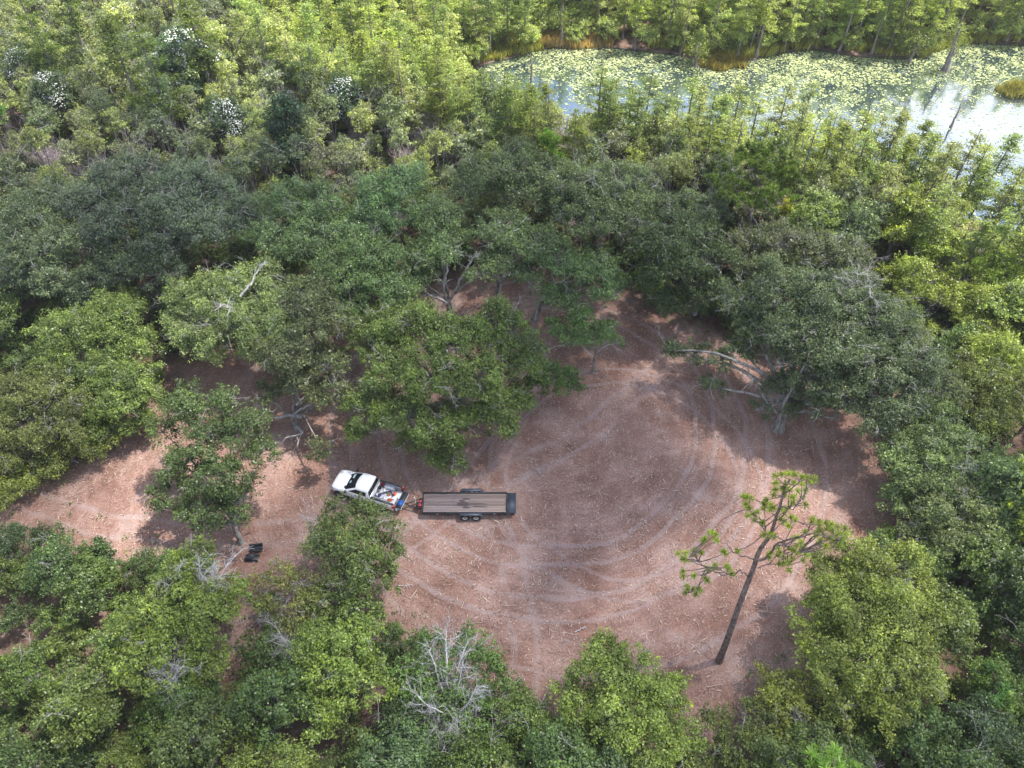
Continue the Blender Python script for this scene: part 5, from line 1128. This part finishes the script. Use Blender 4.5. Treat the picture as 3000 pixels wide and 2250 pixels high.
pal = dict(far=[(.15, .185, .075), (.17, .205, .08), (.13, .165, .07), (.12, .15, .085), (.19, .225, .08), (.105, .145, .065), (.21, .24, .085), (.16, .19, .10)],
           mid=[(.12, .15, .07), (.105, .14, .07), (.14, .165, .07), (.155, .18, .065), (.095, .13, .07), (.17, .205, .055), (.15, .165, .09)],
           left=[(.10, .16, .04), (.12, .175, .05), (.075, .13, .04), (.14, .19, .045), (.09, .145, .05)],
           right=[(.15, .215, .045), (.11, .17, .05), (.20, .26, .04), (.13, .165, .07), (.21, .27, .035), (.095, .15, .05)],
           near=[(.095, .155, .035), (.08, .14, .035), (.115, .175, .04), (.10, .165, .03), (.07, .125, .04), (.13, .185, .035)])
nb_count = 0; extra_b = []; cnt = {}
for p in PB:
    h0 = float(np.interp(p[1], [15, 35, 60, 100], [4.4, 6, 8, 7.5])); im = pr((p[0], p[1], h0 * .75))[0]; z = zone(im)
    inview = -40 < im[0] < 2250 and -40 < im[1] < 1720
    c = pal[z][rng.integers(len(pal[z]))]; c = tuple(np.array(c) * rng.uniform(.8, 1.2) * (1.35 if z == 'far' else 1.25 if z == 'mid' else 1.12 if z == 'right' else .92) + np.array((.010, .006, .008)))
    u = rng.random()
    if z in ('far',): vs = V_F; name = 'wetland_tree'; s_ = rng.uniform(.8, 1.25) * (1.2 if u < .15 else 1)
    elif z == 'mid': vs = V_F if u < .72 else V_M; s_ = rng.uniform(.8, 1.2); name = 'broadleaf_tree'
    elif z == 'near': vs = V_M if u < .62 else V_S; s_ = rng.uniform(.8, 1.2); name = 'young_oak_tree' if vs is V_M else 'bush'
    else: vs = V_M if u < .5 else V_L if u < .72 else V_S; s_ = rng.uniform(.8, 1.15); name = 'bush' if vs is V_S else 'broadleaf_tree' if z == 'right' else 'young_oak_tree'
    if d_poly(p, CLEAR)[0] < 2.2 and vs is not V_S: s_ *= .8
    cnt[name] = cnt.get(name, 0) + 1
    if (cnt[name] > 290 or not inview): extra_b.append((p[0], p[1], s_ * (1 if z != 'near' else .9))); continue
    e = place(name, vs[rng.integers(len(vs))], (p[0], p[1], 0), rng.uniform(0, 6.28), s_, c, cat='bush' if vs is V_S else 'tree', group='bushes among the trees' if vs is V_S else 'trees of the wet wood behind the left oaks' if name == 'wetland_tree' else 'broadleaf trees of the wood' if name == 'broadleaf_tree' else 'young oaks of the wood', sz=rng.uniform(.85, 1.12))
    pend(e, c, 'large' if s_ > 1.1 else 'small' if s_ < .88 else '', 'bush' if vs is V_S else 'swamp tree' if name == 'wetland_tree' else 'broadleaf tree' if name == 'broadleaf_tree' else 'young oak', im[0], im[1]); nb_count += 1

# low bushes and saplings that fringe the mulch
QF = rng.uniform(CLEAR.min(0) - 3, CLEAR.max(0) + 3, (2600, 2)); df = d_poly(QF, CLEAR); imf = pr(np.column_stack([QF, np.full(len(QF), 1.2)]))
QF = QF[(df > -.3) & (df < 2.0) & ~in_poly(imf, VIS) & infr(QF, 2) & ~((imf[:, 1] < 760) & (imf[:, 0] > 560) & (imf[:, 0] < 1500)) & (d_poly(QF, PATH2) > .3)]
kept = []
for p in QF:
    if all((p[0] - q[0]) ** 2 + (p[1] - q[1]) ** 2 > 1.9 ** 2 for q in kept): kept.append(p)
for p in kept[:110]:
    im = pr((p[0], p[1], 1.0))[0]; s_ = rng.uniform(.32, .72); c = pal['near'][rng.integers(6)]; c = tuple(np.array(c) * rng.uniform(1.1, 1.5) + .012)
    e = place('bush', V_S[rng.integers(4)], (p[0], p[1], -.25), rng.uniform(0, 6.28), s_, c, cat='bush', group='bushes among the trees', sz=rng.uniform(.8, 1.2)); pend(e, c, 'low' if s_ < .5 else 'leafy', 'fringe bush', im[0], im[1])

# taller cypresses that stand out over the far left wood
for lab, ox, oy, z, c in (('tall flat topped cypress with a dark trunk, top left corner', 70, 60, 12, (.15, .21, .05)), ('tall cypress with a dark leaning trunk, right of the top left corner cypress', 150, 40, 12, (.15, .20, .055)),
                          ('tall cypress with a dark leaning trunk above the blossoming magnolia', 255, 120, 12, (.15, .2, .05)), ('broad olive cypress left of the blossoming magnolia', 420, 60, 12, (.16, .21, .05)), ('broad cypress just right of the blossoming magnolia', 330, 155, 11, (.14, .19, .045))):
    p = o_(ox, oy, z); e = place('cypress_tree', V_C[rng.integers(6)], (p[0], p[1], 0), rng.uniform(0, 6), 1.35, c, lab, 'cypress')

# magnolias with white blossoms on top
def magnolia(seed):
    rng_ = np.random.default_rng(seed); ms_ = [(0, 0, 7.6, 2.2), (1.3, .3, 6.3, 1.8), (-1.3, .5, 6.2, 1.8), (.2, -1.5, 5.6, 1.8), (.2, 1.6, 6, 1.6)]
    cm, tm, _ = make_tree(seed, ms_, .25, 45, .2, name='magnolia', flat=.85)
    gb_ = G()
    for m in ms_[:3]:
        n = 420; D = unit(rng_.normal(size=(n, 3)) + [.15, .3, .9]); P = np.array(m[:3]) + D * m[3] * rng_.uniform(.9, 1.12, (n, 1)) * [1, 1, .85]; leaf_quads(gb_, P, unit(D + rng_.normal(0, .4, (n, 3))), rng_.uniform(.10, .26, n), rng_.uniform(.08, .18, n), rng_)
    return cm, tm, gb_.mesh('magnolia_blossom', M_blos)
M_blos = plain('white_blossom', (.72, .74, .68), .6)
mag = [magnolia(600), magnolia(601)]
for k, (lab, ox, oy, c) in enumerate((('blossoming magnolia, a round dark green crown topped with white flowers', 405, 150, (.09, .15, .07)), ('white flowered magnolia at the left edge below the tall cypresses', 55, 150, (.09, .13, .06)), ('smaller white flowered magnolia right of the left edge magnolia', 115, 205, (.09, .13, .06)),
                                      ('narrow white flecked magnolia beside the pale cypresses, top centre left', 745, 215, (.07, .12, .05)), ('small white flecked magnolia below the blossoming magnolia', 490, 265, (.08, .125, .055)))):
    p = o_(ox, oy, 6.5); e = thing('magnolia_tree', lab, 'magnolia', (p[0], p[1], 0), k * 1.3 * (k > 0)); e.scale = (1.35, 1.35, 1.15) if k == 0 else (.85, .85, .95)
    for me, nm in zip(mag[k % 2], ('crown', 'trunk', 'blossoms')): link(nm, me, e, color=c)

p = o_(28, 585, 3.5); place('bush', V_S[0], (p[0], p[1], 0), 1.0, 1.1, (.30, .11, .07), 'reddish brown dying shrub at the left edge below the dark oaks', 'bush', 'bushes among the trees', 1.2)
p = o_(1700, 455, 6.0); place('cypress_tree', V_C[2], (p[0], p[1], 0), 1.0, .62, (.42, .42, .05), 'small bright yellow cypress in front of the pond band, behind the tall right pine', 'cypress')
# dark weeping juniper
rng_ = np.random.default_rng(610)
e = place('juniper_tree', make_tree(610, [(0, 0, 8.6, 1.2, 1.2), (.7, 0, 7.0, 1.4, 1.2), (-.8, .2, 6.4, 1.4, 1.2), (.2, -.9, 5.2, 1.5, 1.2), (-.5, -.8, 4.0, 1.5, 1.1), (.8, -.6, 3.6, 1.4, 1.1)], .2, 60, .2, name='juniper'), o_(650, 400), 0, 1.15, (.035, .075, .035), 'dark weeping juniper, narrow and almost black beneath, among olive trees', 'juniper')

# bare purple-grey shrubs
for k, (ox, oy, s_, h) in enumerate(BARE):
    p = o_(ox, oy, h * .9); e = thing('bare_shrub', None, 'shrub', (p[0], p[1], 0), k * 1.1, 'leafless purple-grey shrubs'); e.scale = (s_ * 1.35, s_ * 1.35, (h + 2.4) / 3.6); sc_ = s_
    link('twigs', V_B[k % 3], e); pend(e, None, 'big' if s_ > 1.15 else 'small' if s_ < .95 else '', 'leafless purple-grey shrub', ox, oy)

# bleached dead trees in the foreground
def dead_tree(label, foot, tips, seed, r=.11, depth=3, n=3, mat=None):
    mat = mat or M_dead
    rng_ = np.random.default_rng(seed); b_ = o_(*foot); g_ = G(); gl_ = []
    tp = [o_(t_[0], t_[1] , t_[2] + .5) - b_ for t_ in tips]; fork = sum(tp) / len(tp) * .45
    g_.tube(curve((0, 0, -.2), fork, rng_, 8, 0, .07), np.linspace(r * 1.5, r, 8), 7, False)
    for t_ in tp:
        gg = G(); P = curve(fork, t_, rng_, 9, .08, .12); gg.tube(P, np.linspace(r * .8, r * .2, 9), 5, False)
        for q in range(3, 9):
            for _ in range(n): bare_branch(gg, rng_, P[q], unit(t_ - fork + rng_.normal(0, 1.0 * np.linalg.norm(t_ - fork), 3)), rng_.uniform(.5, 1.3), r * .17, depth - 1, (2, 5), .7)
        gl_.append(gg)
    e = thing('dead_tree', label, 'dead tree', b_); link('trunk', g_.mesh('dead_trunk', mat), e)
    for gg in gl_: link('limb', gg.mesh('dead_limb', mat), e)
dead_tree('bleached white dead tree top, bare limbs over the green oak at the lower left', (440, 1400), [(395, 1215, 6.6), (430, 1225, 6.8), (470, 1235, 6.6), (505, 1205, 6.4), (380, 1265, 6)], 701)
dead_tree('tall white dead tree with spidery branches at the bottom centre', (985, 1640), [(965, 1360, 6.8), (1000, 1420, 6.4), (900, 1500, 5.5), (930, 1400, 6.2), (1030, 1480, 5.6), (1015, 1380, 6.2)], 702, .085, 3, 3)
dead_tree('small white dead treetop below the tall dead tree at the bottom', (975, 1700), [(940, 1570, 4.4), (975, 1545, 4.8), (990, 1580, 4.6)], 703, .05, 3, 4)
dead_tree('low grey dead snag among leaves near the lower left', (380, 1530), [(350, 1450, 5.2), (395, 1440, 5.4), (370, 1480, 5.0)], 704, .07, 3, 4)
dead_tree('white dead twigs sticking up left of the round oak before the truck', (690, 1230), [(660, 1115, 4.2), (678, 1100, 4.4), (700, 1140, 4)], 705, .06, 2, 2)
dead_tree('grey hanging dead branches left of the vivid green oak', (650, 1480), [(590, 1350, 3.8), (620, 1390, 3.6), (640, 1420, 3.4)], 707, .05, 3, 4)
dead_tree('pale dead top at the far right, beyond the thicket edge', (2110, 1200), [(2095, 1010, 5.5), (2130, 1040, 5.2), (2150, 1060, 5)], 708, .08, 3, 3)
dead_tree('silvery dead top over the large right oak', (1860, 700), [(1830, 600, 11.5), (1850, 590, 12), (1880, 640, 11.4)], 709, .08, 3, 3)

# grey trunks that stand in or by the pond
def snag(label, ox, oy, hx, hy, r, seed, leafy=True):
    b_ = o_(ox, oy); top = at_y(hx * K, hy * K, b_[1] + .3); rng_ = np.random.default_rng(seed); g_ = G(); H_ = max(3.0, top[2]); d = np.array([top[0] - b_[0], .3, H_])
    t = np.linspace(0, 1, 8)[:, None]; P = t * d + rng_.normal(0, .08, (8, 3)) * [1, 1, 0]; P[0] = (0, 0, -.4); g_.tube(P, r * np.array([2.2, 1.2, 1, .9, .8, .7, .55, .3]), 7, False)
    e = thing('cypress_snag', label, 'snag', (b_[0], b_[1], 0)); gb_ = G()
    for q in range(3, 8):
        for _ in range(2): bare_branch(gb_, rng_, P[q], unit(rng_.normal(size=3) + [0, 0, .2]), rng_.uniform(.6, 1.4), r * .3, 1, (2, 4), .6)
    link('trunk', g_.mesh('snag_trunk', M_cbark, True), e); link('branches', gb_.mesh('snag_branches', M_cbark), e)
    if leafy:
        gl_ = G(); n = 700; P2_ = P[rng_.integers(4, 8, n)] + rng_.normal(0, .8, (n, 3)) * [1, 1, .55]; L_ = rng_.uniform(.16, .32, n); leaf_quads(gl_, P2_, unit(rng_.normal(0, .5, (n, 3)) + [0, 0, 1]), L_, L_ * .5, rng_)
        link('crown', gl_.mesh('snag_crown', M_cyp), e, color=(.17, .22, .06))
snag('upright grey snag at the tan sedge, standing at the pond edge', 1210, 99, 1213, 25, .22, 801)
snag('leaning double trunked snag in the water at the right end of the pond', 2042, 151, 2072, 60, .34, 802)
snag('grey snag left of the oval sedge islet', 1503, 142, 1508, 100, .2, 803)
snag('pale broken snag on the far bank above the oval sedge islet', 1616, 112, 1632, 55, .2, 804, False)
snag('tall dark snag behind the tan sedge, far side of the pond', 1262, 76, 1275, 0, .2, 805)
snag('thin leaning snag left of the double trunked lake snag', 1965, 132, 1988, 75, .17, 806)
snag('short broken stub rising out of the open water', 1149, 170, 1147, 140, .14, 807, False)
snag('tall snag right of the dark one, behind the tan sedge', 1375, 72, 1388, 0, .2, 808)
snag('thin broken pole in the water near the right band of cypresses', 2055, 272, 2068, 243, .12, 809, False)

settle_labels(); print(cnt, len(extra_b))

# ------------------------------------------------------------------ undergrowth and the far cypress stand (nobody could count these)
def scatter(name, pts, scales, sources, color, label, cat, seed=0):
    me = bpy.data.meshes.new(name); me.vertices.add(len(pts)); me.vertices.foreach_set('co', np.asarray(pts, np.float32).ravel())
    a = me.attributes.new('sc', 'FLOAT', 'POINT'); a.data.foreach_set('value', np.asarray(scales, np.float32))
    ob = link(name, me, color=color); tag(ob, label, cat, kind='stuff')
    ng = bpy.data.node_groups.new(name, 'GeometryNodeTree')
    ng.interface.new_socket('Geometry', in_out='INPUT', socket_type='NodeSocketGeometry'); ng.interface.new_socket('Geometry', in_out='OUTPUT', socket_type='NodeSocketGeometry')
    n_, l_ = ng.nodes, ng.links; gi = n_.new('NodeGroupInput'); go = n_.new('NodeGroupOutput'); iop = n_.new('GeometryNodeInstanceOnPoints'); jn = n_.new('GeometryNodeJoinGeometry')
    for s_ in sources:
        parts = n_.new('GeometryNodeJoinGeometry')
        for me_ob in s_:
            oi = n_.new('GeometryNodeObjectInfo'); oi.inputs['Object'].default_value = me_ob; oi.inputs['As Instance'].default_value = False; l_.new(oi.outputs['Geometry'], parts.inputs[0])
        gti = n_.new('GeometryNodeGeometryToInstance'); l_.new(parts.outputs[0], gti.inputs[0]); l_.new(gti.outputs[0], jn.inputs[0])
    l_.new(gi.outputs[0], iop.inputs['Points']); l_.new(jn.outputs[0], iop.inputs['Instance']); iop.inputs['Pick Instance'].default_value = True
    ri = n_.new('FunctionNodeRandomValue'); ri.data_type = 'INT'; ri.inputs['Max'].default_value if False else None
    for s_ in ri.inputs:
        if s_.type == 'INT' and s_.name == 'Min': s_.default_value = 0
        if s_.type == 'INT' and s_.name == 'Max': s_.default_value = len(sources) - 1
    l_.new([s_ for s_ in ri.outputs if s_.type == 'INT'][0], iop.inputs['Instance Index'])
    rv = n_.new('FunctionNodeRandomValue'); rv.data_type = 'FLOAT_VECTOR'; rv.inputs['Max'].default_value = (.08, .08, 6.28); rv.inputs['Min'].default_value = (-.08, -.08, 0)
    l_.new(rv.outputs[0], iop.inputs['Rotation'])
    na = n_.new('GeometryNodeInputNamedAttribute'); na.data_type = 'FLOAT'; na.inputs['Name'].default_value = 'sc'; l_.new(na.outputs[0], iop.inputs['Scale'])
    l_.new(iop.outputs[0], go.inputs[0])
    md = ob.modifiers.new('scatter', 'NODES'); md.node_group = ng
    return ob
def parts_of(prefix, k):
    out = []; seen = set()
    for ob in C.objects:
        if ob.parent is None and ob.name.split('.')[0] == prefix and ob.children:
            ch = [c for c in ob.children if c.name.split('.')[0] in ('crown', 'trunk')]
            if ch and ch[0].data.name not in seen: seen.add(ch[0].data.name); out.append(ch)
        if len(out) == k: break
    return out
if len(far_c):
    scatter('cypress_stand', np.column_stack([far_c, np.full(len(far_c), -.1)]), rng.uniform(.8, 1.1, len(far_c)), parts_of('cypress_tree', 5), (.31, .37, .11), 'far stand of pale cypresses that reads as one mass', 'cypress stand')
if extra_b:
    EB = np.array(extra_b); scatter('wood_canopy', np.column_stack([EB[:, :2], np.zeros(len(EB))]), EB[:, 2], parts_of('wetland_tree', 6), (.20, .24, .10), 'tree canopy at the rim of the wood that reads as one mass', 'wood canopy')
Qn = rng.uniform((-95, 8), (92, 140), (13000, 2)); cc = pr(np.column_stack([Qn, np.ones(len(Qn))]))
kp = infr(Qn, 8) & (d_poly(Qn, CLEAR) > 1.2) & (d_poly(Qn, LAKE) > .3) & (d_poly(Qn, PATH2) > .8) & ~in_poly(cc, VIS) & ~in_gaps(cc); kp &= (.5 + .6 * wob(Qn, 5, 91)) > rng.random(len(Qn)) * .8; Qn = Qn[kp]
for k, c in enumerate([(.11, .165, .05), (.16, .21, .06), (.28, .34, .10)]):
    q = Qn[Qn[:, 1] > 84] if k == 2 else Qn[Qn[:, 1] <= 84][k::2]; scatter('undergrowth', np.column_stack([q, np.full(len(q), -.5)]), rng.uniform(*((.45, .95) if k < 2 else (.7, 1.25)), len(q)), [[c_[0]] for c_ in parts_of('bush', 4)], c, ('low tangled undergrowth between the trees', 'lighter low scrub between the trees', 'pale green swamp scrub beneath the far cypresses')[k], 'undergrowth')

# ------------------------------------------------------------------ the thin haze of a humid day
g = G(); g.box(-2500, 2500, -900, 3300, -3.0, 56.0)
mh, nt, b, out = newmat('humid_air'); N, L = nt.nodes, nt.links; N.remove(b)
pv = N.new('ShaderNodeVolumePrincipled'); pv.inputs['Color'].default_value = (.93, .96, 1.0, 1); pv.inputs['Density'].default_value = .00022; pv.inputs['Anisotropy'].default_value = .2
L.new(pv.outputs[0], out.inputs['Volume'])
hz = link('haze', g.mesh('haze', mh)); tag(hz, kind='stuff')
